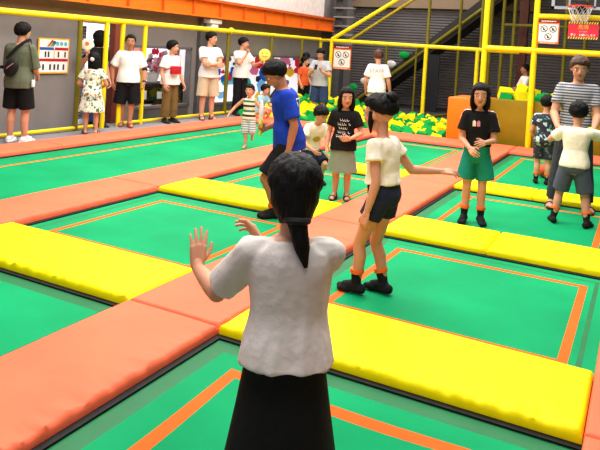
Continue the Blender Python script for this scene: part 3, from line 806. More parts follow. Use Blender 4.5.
# canonical hand (length 1, along +y, thumb on +x, palm facing -z)
def hand_mesh(curl, spread=7, thumb_in=0.0):
    m = MB()
    kx = [.17, .06, -.055, -.16]; ky = [.47, .50, .49, .45]; ln = [.42, .48, .45, .35]
    for i in range(4):
        m.cap((kx[i] * .62, .0, 0), (kx[i], ky[i], 0), .085, .075, n=10)
        a = math.radians(spread * (1.5 - i) / 1.5)
        d = V((math.sin(a), math.cos(a), 0)); p = V((kx[i], ky[i], 0)); r = .056 if i < 3 else .05
        ang = 0
        for k, fr in enumerate((.45, .31, .26)):
            ang += math.radians(curl * (1.0, 1.15, .8)[k] * (1 + .12 * i))
            dd = V((d.x * math.cos(ang), d.y * math.cos(ang), -math.sin(ang)))
            q = p + dd * ln[i] * fr
            m.cap(p, q, r, r * .9, n=9); p = q; r *= .9
    p0 = V((.12, .10, -.02)); p1 = V((.30, .30, -.07 - thumb_in * .1)); p2 = V((.37 - thumb_in * .1, .45, -.11 - thumb_in * .2)); p3 = V((.38 - thumb_in * .2, .57, -.14 - thumb_in * .25))
    m.cap(p0, p1, .085, .065, n=9); m.cap(p1, p2, .06, .054, n=9); m.cap(p2, p3, .054, .045, n=9)
    me = vox(m, .022, 1)
    r = ([v.co.copy() for v in me.vertices], [list(p.vertices) for p in me.polygons])
    bpy.data.meshes.remove(me)
    return r
HANDS = {'relaxed': hand_mesh(22), 'grip': hand_mesh(58, 3, 1.0), 'flat': hand_mesh(8, 8), 'blade': hand_mesh(14, 4)}

def ik(a, b, l1, l2, hint):
    d = b - a; L = d.length
    if L > (l1 + l2) * .999: d = d * ((l1 + l2) * .999 / L); L = d.length; b = a + d
    u = d / L; x = (l1 * l1 - l2 * l2 + L * L) / (2 * L); h = math.sqrt(max(0, l1 * l1 - x * x))
    n = hint - u * hint.dot(u)
    n = n.normalized() if n.length > 1e-5 else V((1, 0, 0))
    return a + u * x + n * h, b

def folds(me, amp, fx=14, fz=7, seed=0):
    ns = [v.normal.copy() for v in me.vertices]
    for v, n in zip(me.vertices, ns):
        p = V((v.co.x * fx + seed, v.co.y * fx, v.co.z * fz))
        v.co += n * amp * (noise.noise(p) + .5 * noise.noise(p * 2.3))
    me.update()
def setmat(me, m):
    me.materials.clear(); me.materials.append(m); shade(me, 60); return me

class Person:
    def __init__(s, label, pos, phi, h, hf=None, build=1.0, dz=0, lean=0, side=0, twist=0, pel=(0, 0), pyaw=0, hands=None, feet=None, head=(0, 0, 0), skin=None, z0=0.0, fine=False, legf=None, broad=1.0):
        skin = skin or SKIN
        adult = min(1, max(0, (h - .95) / .75))
        Hd = h * (hf or (1 / (5.4 + 1.6 * adult)))
        leg = (legf or (.455 + .055 * adult)) * h
        s.h = h; s.Hd = Hd; s.b = build
        neckb = h - Hd - .03 * h
        S = neckb - leg
        s.S = S; hip0 = V((pel[0] * h, pel[1] * h, leg + dz * h))
        s.hip0 = hip0
        # spine frames
        s.fr = []
        p = hip0.copy(); N = 20
        for i in range(N + 1):
            t = i / N
            q = .45 + .65 * t
            R = Matrix.Rotation(math.radians(twist * t + pyaw), 3, 'Z') @ Matrix.Rotation(math.radians(side * q), 3, 'Y') @ Matrix.Rotation(-math.radians(lean * q), 3, 'X')
            s.fr.append((p.copy(), R))
            p = p + R @ V((0, 0, S / N))
        sw = .094 * h * build ** .5 * broad; s.sw = sw
        s.sh = {}
        for k in (-1, 1): s.sh[k] = s.at(.875) + s.R(.9) @ V((k * sw, 0, 0))
        up, fo, hl = .172 * h, .150 * h, .105 * h
        s.up = up; s.fo = fo
        s.el = {}; s.wr = {}; s.hd = {}
        hands = hands or {}
        for k in (-1, 1):
            sp = hands.get(k, {})
            d = sp.get('w', (.06, .04, -.31))
            tgt = s.sh[k] + V((d[0] * k, d[1], d[2])) * h
            e = sp.get('e', (.5, -1, -.3))
            s.el[k], s.wr[k] = ik(s.sh[k], tgt, up, fo, V((e[0] * k, e[1], e[2])))
            fd = (s.wr[k] - s.el[k]).normalized()
            dd = sp.get('d'); dd = V((dd[0] * k, dd[1], dd[2])).normalized() if dd else fd
            th = sp.get('t', (-.25, 1, .2)); th = V((th[0] * k, th[1], th[2]))
            s.hd[k] = (dd, th, sp.get('g', 'relaxed'))
        # legs
        s.hj = {}; s.kn = {}; s.an = {}; s.fdir = {}
        th_l, sh_l = leg * .50, leg * .50 - .042 * h
        feet = feet or {}
        for k in (-1, 1):
            sp = feet.get(k, {})
            s.hj[k] = hip0 + s.R(0) @ V((k * .052 * h * build ** .5, 0, 0))
            d = sp.get('a', (.06, 0, .042))
            tgt = V((d[0] * k * h, d[1] * h, d[2] * h))
            kn = sp.get('k', (.12, 1, 0))
            s.kn[k], s.an[k] = ik(s.hj[k], tgt, th_l, sh_l, V((kn[0] * k, kn[1], kn[2])))
            toe = sp.get('toe', 12); pit = sp.get('p', 0)
            R = Matrix.Rotation(-math.radians(toe) * k, 3, 'Z') @ Matrix.Rotation(math.radians(pit), 3, 'X')
            s.fdir[k] = R
        # head frame
        nb = s.at(1.0)
        s.nb = nb
        hy, hp, hr = head
        Rn = s.R(1.0)
        Rh = Matrix.Rotation(math.radians(hy), 3, 'Z') @ Matrix.Rotation(math.radians(hr), 3, 'Y') @ Matrix.Rotation(-math.radians(hp), 3, 'X')
        tw = Matrix.Rotation(math.radians(twist + pyaw), 3, 'Z')
        s.Rh = tw @ Rh
        nk = nb + (Rn @ V((0, 0, .03 * h)) + V((0, 0, .012 * h)))
        s.hc = nk + s.Rh @ V((0, .10 * Hd, .40 * Hd))
        # body mesh
        m = MB()
        b = build
        s.TR = [(-.16, .05, .05, 0), (-.06, .083, .062, -.004), (.06, .09, .068, -.006), (.22, .086, .064, 0), (.42, .074, .056, .004), (.62, .086, .062, .002), (.80, .096, .062, 0), (.9, .088, .052, -.002), (.97, .055, .042, -.004), (1.0, .036, .036, 0)]
        m.loft([s.ring(t, a * h * b ** .7, d * h * b, 20, y * h) for t, a, d, y in s.TR])
        m.cap(s.at(.93), s.hc + s.Rh @ V((0, -.12 * Hd, -.2 * Hd)), .033 * h * b ** .5, .030 * h * b ** .5)
        ra, re, rw = .033 * h * b ** .6, .0255 * h * b ** .6, .0165 * h * b ** .5
        s.ra, s.re, s.rw = ra, re, rw
        for k in (-1, 1):
            m.cap(s.at(.86) + s.R(.86) @ V((k * sw * .5, 0, 0)), s.sh[k], .036 * h, ra * 1.05)
            m.cap(s.sh[k], s.el[k], ra, re)
            f1 = s.el[k].lerp(s.wr[k], .3)
            m.cap(s.el[k], f1, re, re * 1.03); m.cap(f1, s.wr[k], re * 1.03, rw)
            m.cap(s.wr[k], s.wr[k] + s.hd[k][0] * .012 * h, rw, rw)
            tr, kr, ar = .050 * h * b ** .6, .034 * h * b ** .5, .0215 * h * b ** .4
            s.tr, s.kr, s.ar = tr, kr, ar
            m.cap(s.hj[k], s.kn[k], tr * 1.05, kr)
            c1 = s.kn[k].lerp(s.an[k], .32) + (s.calfback(k) * .010 * h)
            m.cap(s.kn[k], c1, kr * .95, .0355 * h * b ** .5); m.cap(c1, s.an[k], .0355 * h * b ** .5, ar)
            R = s.fdir[k]; A = s.an[k]
            for q0, q1, r0, r1 in (((0, -.026, -.018), (0, .045, -.022), .023, .019), ((0, 0, 0), (0, .06, -.016), .022, .02), ((.010 * -k, .05, -.024), (.012 * -k, .092, -.028), .017, .012), ((.012 * k, .045, -.026), (.014 * k, .078, -.029), .015, .011)):
                m.cap(A + R @ (V(q0) * h), A + R @ (V(q1) * h), r0 * h, r1 * h)
        H = lambda x, y, z: s.hc + s.Rh @ (V((x, y, z)) * Hd)
        m.ell(H(0, -.05, .12), (.355 * Hd, .43 * Hd, .38 * Hd), M=s.Rh, nu=24, nv=16)
        m.ell(H(0, .10, -.16), (.275 * Hd, .275 * Hd, .33 * Hd), M=s.Rh, nu=20, nv=14)
        m.ell(H(0, .24, -.40), .10 * Hd)
        m.cap(H(0, .375, .04), H(0, .43, -.12), .035 * Hd, .055 * Hd)
        for k in (-1, 1):
            m.ell(H(.045 * k, .40, -.13), .04 * Hd)
            m.ell(H(.35 * k, -.02, -.03), (.035 * Hd, .08 * Hd, .12 * Hd), M=s.Rh)
            m.ell(H(.15 * k, .325, .085), (.11 * Hd, .05 * Hd, .035 * Hd), M=s.Rh)
            m.ell(H(.17 * k, .27, -.12), (.09 * Hd, .07 * Hd, .08 * Hd), M=s.Rh)
        me = vox(m, .0075 if fine else .0095, 3)
        vs = [v.co.copy() for v in me.vertices]; fs = [list(p.vertices) for p in me.polygons]
        bpy.data.meshes.remove(me)
        B = MB(); B.add(vs, fs, 0)
        for k in (-1, 1):
            dd, th, g = s.hd[k]
            y = dd; x = (th - y * th.dot(y)).normalized(); z = x.cross(y) if k < 0 else y.cross(x)
            o = s.wr[k] + y * .004 * h
            hv, hf_ = HANDS[g]
            W = [o + (x * v.x + y * v.y + z * v.z) * hl for v in hv]
            B.add(W, hf_, 0)
            s.hd[k] = s.hd[k] + (o + y * hl * .5 - z * hl * .12, z)
            e = H(.155 * k, .325, .02)
            B.ell(e, (.062 * Hd, .04 * Hd, .036 * Hd), 1, s.Rh, 12, 8)
            B.ell(e + s.Rh @ V((0, .025 * Hd, 0)), (.03 * Hd, .022 * Hd, .032 * Hd), 2, s.Rh, 10, 7)
            B.tube([H(.07 * k, .385, .115), H(.15 * k, .385, .14), H(.24 * k, .33, .115)], [.012 * Hd, .017 * Hd, .009 * Hd], 6, 2)
        B.ell(H(0, .365, -.235), (.095 * Hd, .035 * Hd, .018 * Hd), 3, s.Rh, 12, 6)
        B.ell(H(0, .36, -.265), (.08 * Hd, .035 * Hd, .02 * Hd), 3, s.Rh, 12, 6)
        bm = B.mesh('person', [skin, M_EYEW, M_EYED, M_LIP])
        shade(bm, 80)
        s.o = link('person', bm, None, (pos[0], pos[1], z0), face_dir(pos, phi))
        tag(s.o, label, 'person')
        s.M = Matrix.Translation((pos[0], pos[1], z0)) @ Matrix.Rotation(face_dir(pos, phi), 4, 'Z')
        s.H = H
        s.vs = .0075 if fine else .0095
    def calfback(s, k):
        d = (s.an[k] - s.kn[k]).normalized(); t = (s.kn[k] - s.hj[k]).normalized()
        n = (t - d * t.dot(d)); f = s.fdir[k] @ V((0, -1, 0)); f = f - d * f.dot(d)
        return f.normalized() if f.length > .05 else n
    def at(s, t):
        i = max(0, min(19.999, t * 20)); k = int(i); f = i - k
        if t < 0:
            p, R = s.fr[0]; return p + R @ V((0, 0, t * s.S))
        if t >= 1: return s.fr[20][0]
        return s.fr[k][0].lerp(s.fr[k + 1][0], f)
    def R(s, t):
        return s.fr[max(0, min(20, int(round(t * 20))))][1]
    def ring(s, t, a, b, n=20, y=0):
        p = s.at(t); R = s.R(t); o = []
        for j in range(n):
            q = 2 * PI * j / n; c, d = math.cos(q), math.sin(q)
            e = .86
            o.append(p + R @ V((a * math.copysign(abs(c) ** e, c), b * math.copysign(abs(d) ** e, d) + y, 0)))
        return o
    def body_r(s, t):
        T = s.TR
        for i in range(len(T) - 1):
            if T[i][0] <= t <= T[i + 1][0]:
                f = (t - T[i][0]) / (T[i + 1][0] - T[i][0])
                return [T[i][j] + (T[i + 1][j] - T[i][j]) * f for j in (1, 2, 3)]
        return T[0][1:] if t < T[0][0] else T[-1][1:]
    def part(s, name, me, label=None):
        o = link(name, me, s.o)
        if label: o['label'] = label
        return o
    def shirt(s, name, m_, hem=-.06, sleeve=.5, off=.010, flare=.012, drop=None, amp=.004, sloose=.010, neck=.985, skirt=None, tank=False, tsl=None, fz=7):
        h = s.h; m = MB(); rings = []
        if drop:       # dress: skirt rings below the hem
            for z, a, b in drop:
                c = s.at(0); rings.append([V((c.x + a * h * math.cos(q) * (1 + .05 * math.cos(7 * q)), c.y + b * h * math.sin(q) * (1 + .05 * math.cos(7 * q)), z * h)) for q in [2 * PI * j / 20 for j in range(20)]])
        n = 12
        for i in range(n + 1):
            t = hem + (neck - hem) * i / n
            a, b, y = s.body_r(t)
            if t < .25:
                w = s.body_r(.06); a = max(a, w[0] * .95); b = max(b, w[1] * .95)
            f = off + flare * max(0, 1 - (t - hem) / .55)
            if t > .9: f = off * (1 - (t - .9) / .09 * .55)
            rings.append(s.ring(t, (a * s.b ** .7 + f) * h, (b * s.b + f) * h, 24 if not drop else 20, y * h))
        m.loft(rings)
        if not tank:
            for k in (-1, 1):
                sl = (tsl or {}).get(k, sleeve)
                m.cap(s.at(.84) + s.R(.84) @ V((k * s.sw * .45, 0, 0)), s.sh[k], .036 * h + off * h, s.ra + off * .6 * h)
                if sl <= 1: 
                    e = s.sh[k].lerp(s.el[k], sl)
                    self_r = s.ra + (s.re - s.ra) * sl + sloose * h
                    pts = [s.sh[k], s.sh[k].lerp(e, .5), e]
                    m.tube(pts, [s.ra + off * .6 * h, (s.ra + off * .6 * h + self_r) / 2, self_r], 14)
                else:
                    e = s.el[k].lerp(s.wr[k], sl - 1)
                    m.cap(s.sh[k], s.el[k], s.ra + off * .9 * h, s.re + sloose * h)
                    m.tube([s.el[k], e], [s.re + sloose * h, s.re * .8 + sloose * h], 14)
        me = vox(m, s.vs, 2)
        folds(me, amp, 14, fz, len(name))
        s.shirt_o = s.part(name, setmat(me, m_))
        return s.shirt_o
    def bottoms(s, name, m_, leg=.8, off=.010, top=.20, flare=.012, amp=.003, roff=None):
        """shorts / trousers; leg in thigh lengths (1 = knee, 2 = ankle)"""
        h = s.h; m = MB()
        rings = []
        for i in range(7):
            t = -.14 + (top + .14) * i / 6
            a, b, y = s.body_r(t); w = s.body_r(.06)
            if t < .0: a = max(a, w[0] * (.8 + t * 2.2))
            rings.append(s.ring(t, (a * s.b ** .7 + off) * h, (b * s.b + off) * h, 20, y * h))
        m.loft(rings)
        for k in (-1, 1):
            l1 = min(leg, 1); e = s.hj[k].lerp(s.kn[k], l1)
            r0 = s.tr * 1.06 + off * .5 * h; r1 = s.tr + (s.kr - s.tr) * l1 + (off * .7 + flare * .8 * l1) * h
            if leg <= 1:
                mid = (s.hj[1] + s.hj[-1]).lerp(s.kn[1] + s.kn[-1], l1) / 2
                ax = s.R(0) @ V((1, 0, 0)); dd = abs((e - mid).dot(ax)); e = e + ax * (k * max(0, r1 + .006 * h - dd))
            m.cap(s.hj[k], s.hj[k].lerp(e, .1), r0, r0 * .96)
            if leg <= 1: m.tube([s.hj[k], s.hj[k].lerp(e, .5), e], [r0, (r0 + r1) / 2 * 1.02, r1], 16)
            else:
                m.cap(s.hj[k], e, r0, r1)
                a2 = s.kn[k].lerp(s.an[k], (leg - 1)); rr = max(s.ar, .036 * h + (s.ar - .036 * h) * (leg - 1)) + (off + flare) * h
                m.cap(e, s.kn[k].lerp(s.an[k], (leg - 1) * .5), r1, max(rr, .037 * h + off * h)); m.tube([s.kn[k].lerp(s.an[k], (leg - 1) * .4), a2], [max(rr, .038 * h + off * h), rr], 16)
        me = vox(m, s.vs, 2); folds(me, amp, 16, 9, 3)
        return s.part(name, setmat(me, m_))
    def skirt(s, name, m_, zbot, a, b, top=.3, wave=.06, cy=0):
        h = s.h; m = MB(); rings = []
        c = s.at(0)
        for i in range(9):
            f = i / 8; z = zbot * h + (c.z - zbot * h) * f
            w = s.body_r(.06); aa = a + (w[0] * s.b ** .7 + .012 - a) * f; bb = b + (w[1] * s.b + .012 - b) * f
            rings.append([V((c.x + aa * h * math.cos(q) * (1 + wave * (1 - f) * math.cos(9 * q)), c.y * f + cy * h * (1 - f) + bb * h * math.sin(q) * (1 + wave * (1 - f) * math.cos(9 * q + 1)), z)) for q in [2 * PI * j / 28 for j in range(28)]])
        for t in (.1, .2, top):
            w = s.body_r(t); rings.append(s.ring(t, (w[0] * s.b ** .7 + .012) * h, (w[1] * s.b + .012) * h, 28, w[2] * h))
        m.loft(rings)
        return s.part(name, setmat(m.mesh(name, m_), m_))
    def hair(s, kind, m_=None, fringe=22, fr_noise=.06, vol=1.0):
        m_ = m_ or M_HAIR; Hd = s.Hd; m = MB()
        nu, nv = 56, 36
        side = {'short': -16, 'bob': -45, 'long': -45, 'pony': 2, 'updo': 5}[kind]
        back = {'short': -60, 'bob': -52, 'long': -52, 'pony': -34, 'updo': -22}[kind]
        keys = [(0, fringe), (42, fringe - 3), (62, side + 12 if kind in ('short', 'pony', 'updo') else side), (78, side), (100, side if kind in ('bob', 'long') else 4), (125, back * .92), (180, back)]
        if kind in ('short', 'pony', 'updo'): keys[3] = (78, side); keys[4] = (98, -40 if kind == 'short' else -8)
        rnd = random.Random(int(s.h * 1000))
        sd = rnd.uniform(0, 50)
        rows = []
        for i in range(nv + 1):
            el = 90 - 180 * i / nv; row = []
            for j in range(nu):
                az = 360 * j / nu; aa = min(az, 360 - az)
                for q in range(len(keys) - 1):
                    if keys[q][0] <= aa <= keys[q + 1][0]:
                        f = (aa - keys[q][0]) / (keys[q + 1][0] - keys[q][0]); thr = keys[q][1] + (keys[q + 1][1] - keys[q][1]) * f
                n1 = noise.noise(V((az * .12 + sd, el * .02, 0)))
                thr += 7 * n1
                x = max(0, min(1, (el - thr + 4) / 8)); x = x * x * (3 - 2 * x)
                e, a = math.radians(el), math.radians(az)
                d = V((math.cos(e) * math.sin(a), math.cos(e) * math.cos(a), math.sin(e)))
                amp = (1.10 + .075 * max(0, math.sin(e + .35)) + .03 * max(0, -d.y)) * vol + (fr_noise + .03) * noise.noise(V((d.x * 7 + sd, d.y * 7, d.z * 2.5))) + .05 * noise.noise(V((d.x * 16 + sd, d.y * 22, d.z * 5)))
                if kind in ('bob', 'long') and el < 10: amp += .06
                rp = max(0, min(1, (el - thr) / 32)); amp = 1.035 + (amp - 1.035) * (rp * (2 - rp)) if kind not in ('bob', 'long') or aa < 62 else amp
                k = .80 + (amp - .80) * x
                row.append(s.H(d.x * .365 * k, -.045 + d.y * .445 * k, .11 + d.z * .40 * k))
            rows.append(row)
        m.loft(rows[::1], cap=False)
        def C(pts, wid, dep):     # tapered lock following head-local points
            rr = []
            for (p, w, d) in zip(pts, wid, dep):
                rr.append([V(p) * Hd + V((w * math.cos(q), d * math.sin(q), 0)) * Hd for q in [2 * PI * j / 18 for j in range(18)]])
            m.loft([[s.hc + s.Rh @ v for v in r] for r in rr])
        if kind == 'bob':
            C([(0, -.16, .2), (0, -.2, -.1), (0, -.2, -.45), (0, -.17, -.70)], [.36, .42, .40, .30], [.25, .29, .26, .18])
            for k in (-1, 1): C([(.33 * k, .0, .15), (.36 * k, .04, -.15), (.35 * k, .07, -.45), (.31 * k, .08, -.68)], [.06, .09, .09, .04], [.16, .2, .18, .1])
        if kind == 'long':
            C([(0, -.16, .2), (0, -.22, -.15), (0, -.26, -.55), (0, -.27, -.9), (0, -.25, -1.15)], [.36, .42, .40, .34, .2], [.25, .27, .2, .15, .07])
            for k in (-1, 1): C([(.33 * k, .0, .15), (.38 * k, .02, -.15), (.38 * k, .03, -.45), (.35 * k, .02, -.8)], [.07, .10, .10, .05], [.14, .19, .17, .08])
        me = m.mesh('hair', m_); shade(me, 80)
        s.hair_o = s.part('hair', me)
        return s.hair_o
    def lock(s, name, pts, rs, m_=None, rel=True):
        """a tail or bun as a part: points in head-local head heights"""
        m = MB(); P = [s.H(*p) for p in pts]
        # smooth
        Q = []; Rr = []
        for i in range(len(P) - 1):
            for k in range(4): f = k / 4; Q.append(P[i].lerp(P[i + 1], f)); Rr.append((rs[i] + (rs[i + 1] - rs[i]) * f) * s.Hd)
        Q.append(P[-1]); Rr.append(rs[-1] * s.Hd)
        for it in range(2): Q = [Q[0]] + [(Q[i - 1] + Q[i] * 2 + Q[i + 1]) / 4 for i in range(1, len(Q) - 1)] + [Q[-1]]
        m.tube(Q, Rr, 14)
        return s.part(name, m.mesh(name, m_ or M_HAIR))
    def footwear(s, kind, m_, band=None, high=.10):
        h = s.h
        for k in (-1, 1):
            A = s.an[k]; R = s.fdir[k]; m = MB(); o = .0030 * h
            P = lambda x, y, z: A + R @ (V((x, y, z)) * h)
            if kind == 'sandal':
                m.loft([[P(w * math.cos(q) + .004 * -k, .036 + l * math.sin(q), z) for q in [2 * PI * j / 20 for j in range(20)]] for z, w, l in ((-.0425, .026, .080), (-.037, .029, .083), (-.033, .028, .081))])
                for y, z, w in ((.06, -.012, .03), (.0, .012, .024)):
                    m.tube([P(-w, y, -.035), P(-w * .8, y, z), P(0, y + .005, z + .014), P(w * .8, y, z), P(w, y, -.035)], .009 * h, 8, flat=.5)
                s.part('shoe', m.mesh('shoe', m_)); continue
            for q0, q1, r0, r1 in (((0, -.026, -.016), (0, .045, -.020), .023, .019), ((0, 0, .0), (0, .06, -.014), .0235, .02), ((.010 * -k, .05, -.022), (.012 * -k, .095, -.026), .0175, .013), ((.012 * k, .045, -.024), (.014 * k, .082, -.028), .016, .012)):
                m.cap(P(*q0), P(*q1), r0 * h + o, r1 * h + o)
            u = (s.kn[k] - A).normalized()
            if kind == 'sock':
                L = (s.kn[k] - A).length
                LL = (s.kn[k] - A).length; lr = lambda q: s.ar + (.0355 * h * s.b ** .5 - s.ar) * min(1, q / (LL * .68))
                m.tube([A, A + u * high * h * .6], [s.ar + o * .8, lr(high * h * .6) + o * .9], 14)
            else:
                m.loft([[P(w * math.cos(q) + .003 * -k, .036 + l * math.sin(q), z) for q in [2 * PI * j / 20 for j in range(20)]] for z, w, l in ((-.0425, .030, .088), (-.036, .034, .094), (-.026, .033, .093), (-.02, .026, .08))])
            me = vox(m, .006, 2)
            so = s.part('sock' if kind == 'sock' else 'shoe', setmat(me, m_))
            if band:
                m = MB(); b0 = A + u * (high * .6 - .012) * h; b1 = b0 + u * .020 * h; q_ = lr(high * h * .6) - s.ar + .0025 * h
                m.tube([b0, b0.lerp(b1, .5), b1], [s.ar + q_ + o * .9 + .002 * h, s.ar + q_ + o * .9 + .003 * h, s.ar + q_ + o * .9 + .002 * h], 14)
                bo = link('sock_band', m.mesh('sock_band', band), so); bo['label'] = 'orange sock band'
    def socks(s, high=.10): s.footwear('sock', M_SOCK, M_BAND, high)
    def decal(s, name, target, vs, fs, m_, c, back=False, off=.004):
        """flat print (x across, y up, metres) laid on a garment's front or back"""
        me = target.data
        bv = BVHTree.FromPolygons([v.co for v in me.vertices], [list(p.vertices) for p in me.polygons])
        R = s.R(c[2] if len(c) > 2 else .6); sg = -1 if back else 1
        o = s.at(c[1]); out = []
        for v in vs:
            x = (v.x + c[0]) * (-sg)
            st = o + R @ V((x, sg * .6, v.y)); dr = R @ V((0, -sg, 0))
            hit, nn, ix, ds = bv.ray_cast(st, dr)
            out.append(hit - dr * off if hit else None)
        ff = [f for f in fs if all(out[i] is not None for i in f)]
        m = MB(); m.add([p or V((0, 0, 0)) for p in out], ff)
        if not ff: return None
        used = sorted(set(i for f in ff for i in f)); mp = {i: k for k, i in enumerate(used)}
        me2 = bpy.data.meshes.new(name); me2.from_pydata([tuple(out[i]) for i in used], [], [[mp[i] for i in f] for f in ff]); me2.materials.append(m_)
        return link(name, me2, target)
    def band(s, name, k, f, r, w, m_, label=None, fore=True):
        a, b = (s.el[k], s.wr[k]) if fore else (s.sh[k], s.el[k])
        u = (b - a).normalized(); p = a.lerp(b, f); m = MB()
        m.tube([p - u * w / 2, p, p + u * w / 2], [r * .96, r, r * .96], 14)
        return s.part(name, m.mesh(name, m_), label)
    def strap(s, name, pts, w, t, m_, smooth=2):
        P = [V(p) for p in pts]
        for it in range(smooth):
            Q = [P[0]]
            for i in range(len(P) - 1): Q += [P[i].lerp(P[i + 1], .25), P[i].lerp(P[i + 1], .75)]
            P = Q + [P[-1]]
        m = MB(); c = s.at(.6); rings = []
        for i, p in enumerate(P):
            tn = (P[min(i + 1, len(P) - 1)] - P[max(0, i - 1)]).normalized()
            n = (p - V((c.x, c.y, p.z))); n = (n - tn * n.dot(tn)).normalized(); b = tn.cross(n)
            rings.append([p + b * w / 2 + n * t, p - b * w / 2 + n * t, p - b * w / 2, p + b * w / 2])
        m.loft(rings)
        return m
    def world(s, p): return s.M @ V(p)
    def collar(s, m_, r=1.0):
        h = s.h; m = MB(); p = s.at(.975); R = s.R(1.0)
        for w in (0,):
            rr = []
            for (z, a) in ((-.012, .050), (.004, .046), (.016, .042), (.013, .038), (-.01, .040)):
                rr.append([p + R @ V((a * h * r * math.cos(q), a * h * r * .95 * math.sin(q) + .003 * h, z * h - .010 * h * max(0, math.sin(q)))) for q in [2 * PI * j / 20 for j in range(20)]])
            m.loft(rr)
        return s.part('collar', m.mesh('collar', m_))

def gpos(px, py, z=0.0):
    q = onz(px, py, z); return (q.x, q.y)

def trim(garment, name, pts, w, m_, off=.004):
    """ribbon sewn on a garment along the surface points nearest to pts"""
    me = garment.data
    bv = BVHTree.FromPolygons([v.co for v in me.vertices], [list(p.vertices) for p in me.polygons])
    P = []
    pts = [V(p) for p in pts]
    for i in range(len(pts) - 1):
        for k in range(6): P.append(pts[i].lerp(pts[i + 1], k / 6))
    P.append(pts[-1]); L = []; 
    for p in P:
        c, n, ix, d = bv.find_nearest(p); L.append((c, n))
    m = MB(); vs = []
    for i, (c, n) in enumerate(L):
        t = (L[min(i + 1, len(L) - 1)][0] - L[max(0, i - 1)][0]).normalized(); b = n.cross(t).normalized()
        vs += [c + n * off + b * w / 2, c + n * off - b * w / 2]
    m.add(vs, [[2 * i, 2 * i + 1, 2 * i + 3, 2 * i + 2] for i in range(len(L) - 1)])
    return obj(name, m, m_, garment)
def held(p, k, dz=0): return p.world(p.hd[k][3])

# --- foreground woman
SG = Person('woman in white tee and black skirt seen from behind, low ponytail, left hand raised', (-1.028, 2.0), -178, 1.40, z0=-.185, fine=True, lean=4, twist=4,
            hands={-1: dict(w=(.155, .20, -.115), e=(.3, -.1, -1), d=(.02, .25, 1), t=(-.8, .3, .1), g='flat'), 1: dict(w=(-.17, .2, -.05), e=(.8, .2, -.6), d=(-.6, .5, .8), t=(-.3, -.2, 1), g='relaxed')}, head=(-2, 10, 0))
SG.skirt('skirt', C_BLACK, .10, .165, .14, wave=.05)
SG.shirt('tee_shirt', cloth('warm white cotton', (214, 205, 200), var=.02), hem=.08, sleeve=.82, off=.012, flare=.018, amp=.009, fz=3.2, sloose=.018, neck=.97)
SG.hair('pony', fringe=20, vol=1.12)
SG.lock('ponytail', [(.02, -.40, -.10), (.03, -.47, -.36), (.07, -.50, -.55), (.13, -.52, -.80), (.2, -.5, -1.08)], [.26, .17, .14, .12, .03])
SG.lock('nape_hair', [(0, -.22, .12), (0, -.24, -.15), (.02, -.28, -.45)], [.40, .38, .24])
m = MB(); c = SG.H(.04, -.475, -.40); m.tube([c + SG.Rh @ V((.16 * SG.Hd * math.cos(a), .16 * SG.Hd * math.sin(a), 0)) for a in [2 * PI * j / 20 for j in range(20)]], .012, 8, closed=True)
SG.part('hair_tie', m.mesh('hair_tie', M_BLACK))
SG.footwear('sock', M_SOCK, M_BAND)

# --- girl in denim shorts
P = Person('girl in white top and dark denim shorts bouncing in profile, one arm swung back', gpos(371, 294), -118, 1.34, hf=1/5.7, legf=.5, fine=True, lean=7, pel=(0, -.035), dz=-.014, build=.86,
           hands={-1: dict(w=(.05, -.01, -.31), e=(.2, -1, -.1), g='relaxed'), 1: dict(w=(.17, -.20, -.13), e=(.3, -.2, -1), g='blade')},
           feet={-1: dict(a=(.05, .06, .045), toe=5), 1: dict(a=(.05, -.04, .045), toe=5)}, head=(0, 6, 0))
P.bottoms('denim_shorts', C_DENIM, leg=.40, off=.016, top=.42, flare=.014)
P.shirt('top', C_CREAM, hem=.24, sleeve=.42, off=.016, flare=.012, sloose=.022, amp=.010)
P.hair('updo', fringe=20, fr_noise=.1, vol=1.05)
P.lock('hair_bun', [(0, -.36, .38), (0, -.46, .5), (.02, -.50, .6)], [.16, .2, .1])
P.lock('side_hair', [(-.33, .05, .1), (-.36, .07, -.2), (-.35, .08, -.5)], [.07, .08, .03])
P.socks(.12)

# --- girl in green shorts
P = Person('girl in black tee with white sleeve stripes and green shorts, facing us', gpos(472, 222.5), 2, 1.36, fine=True, lean=3, build=.8,
           hands={1: dict(w=(-.03, .14, -.22), e=(.6, -1, -.3), t=(-.6, .2, .8)), -1: dict(w=(-.04, .16, -.17), e=(.6, -1, -.3), t=(-.6, .2, .8))},
           feet={-1: dict(a=(.055, 0, .042)), 1: dict(a=(.06, 0, .042))}, head=(-4, 4, 0))
b = P.bottoms('shorts', C_TEAL, leg=.70, off=.016, top=.40, flare=.034)
t = P.shirt('tee_shirt', C_BLACK, hem=.22, sleeve=.66, off=.012, flare=.012, sloose=.024)
for k in (-1, 1):
    s_, e_ = P.sh[k], P.el[k]; o = V((k * .06, 0, .05))
    trim(t, 'sleeve_stripe', [P.at(.97) + V((k * .04, 0, .05)), s_ + o, s_.lerp(e_, .35) + o, s_.lerp(e_, .62) + o], .024, C_WHITE)
    trim(b, 'side_stripe', [P.hj[k] + V((k * .15, 0, .09)), P.hj[k] + V((k * .2, 0, -.05)), P.kn[k].lerp(P.hj[k], .42) + V((k * .2, 0, 0))], .018, C_WHITE)
e1 = MB(); e1.ell((0, 0, 0), (.016, .002, .026)); vs = [V((v.x - .045, v.z + .0, 0)) for v in e1.v]
P.decal('emblem', t, [V((x, y, 0)) for x, y in ((-.06, .0), (-.03, 0), (-.03, .045), (-.045, .06), (-.06, .045))], [[0, 1, 2, 3, 4]], C_CREAM, (0, .66))
P.decal('emblem', t, [V((x, y, 0)) for x, y in ((-.02, .0), (.01, 0), (.01, .045), (-.005, .06), (-.02, .045))], [[0, 1, 2, 3, 4]], mat('pink print', (220, 130, 150)), (0, .66))
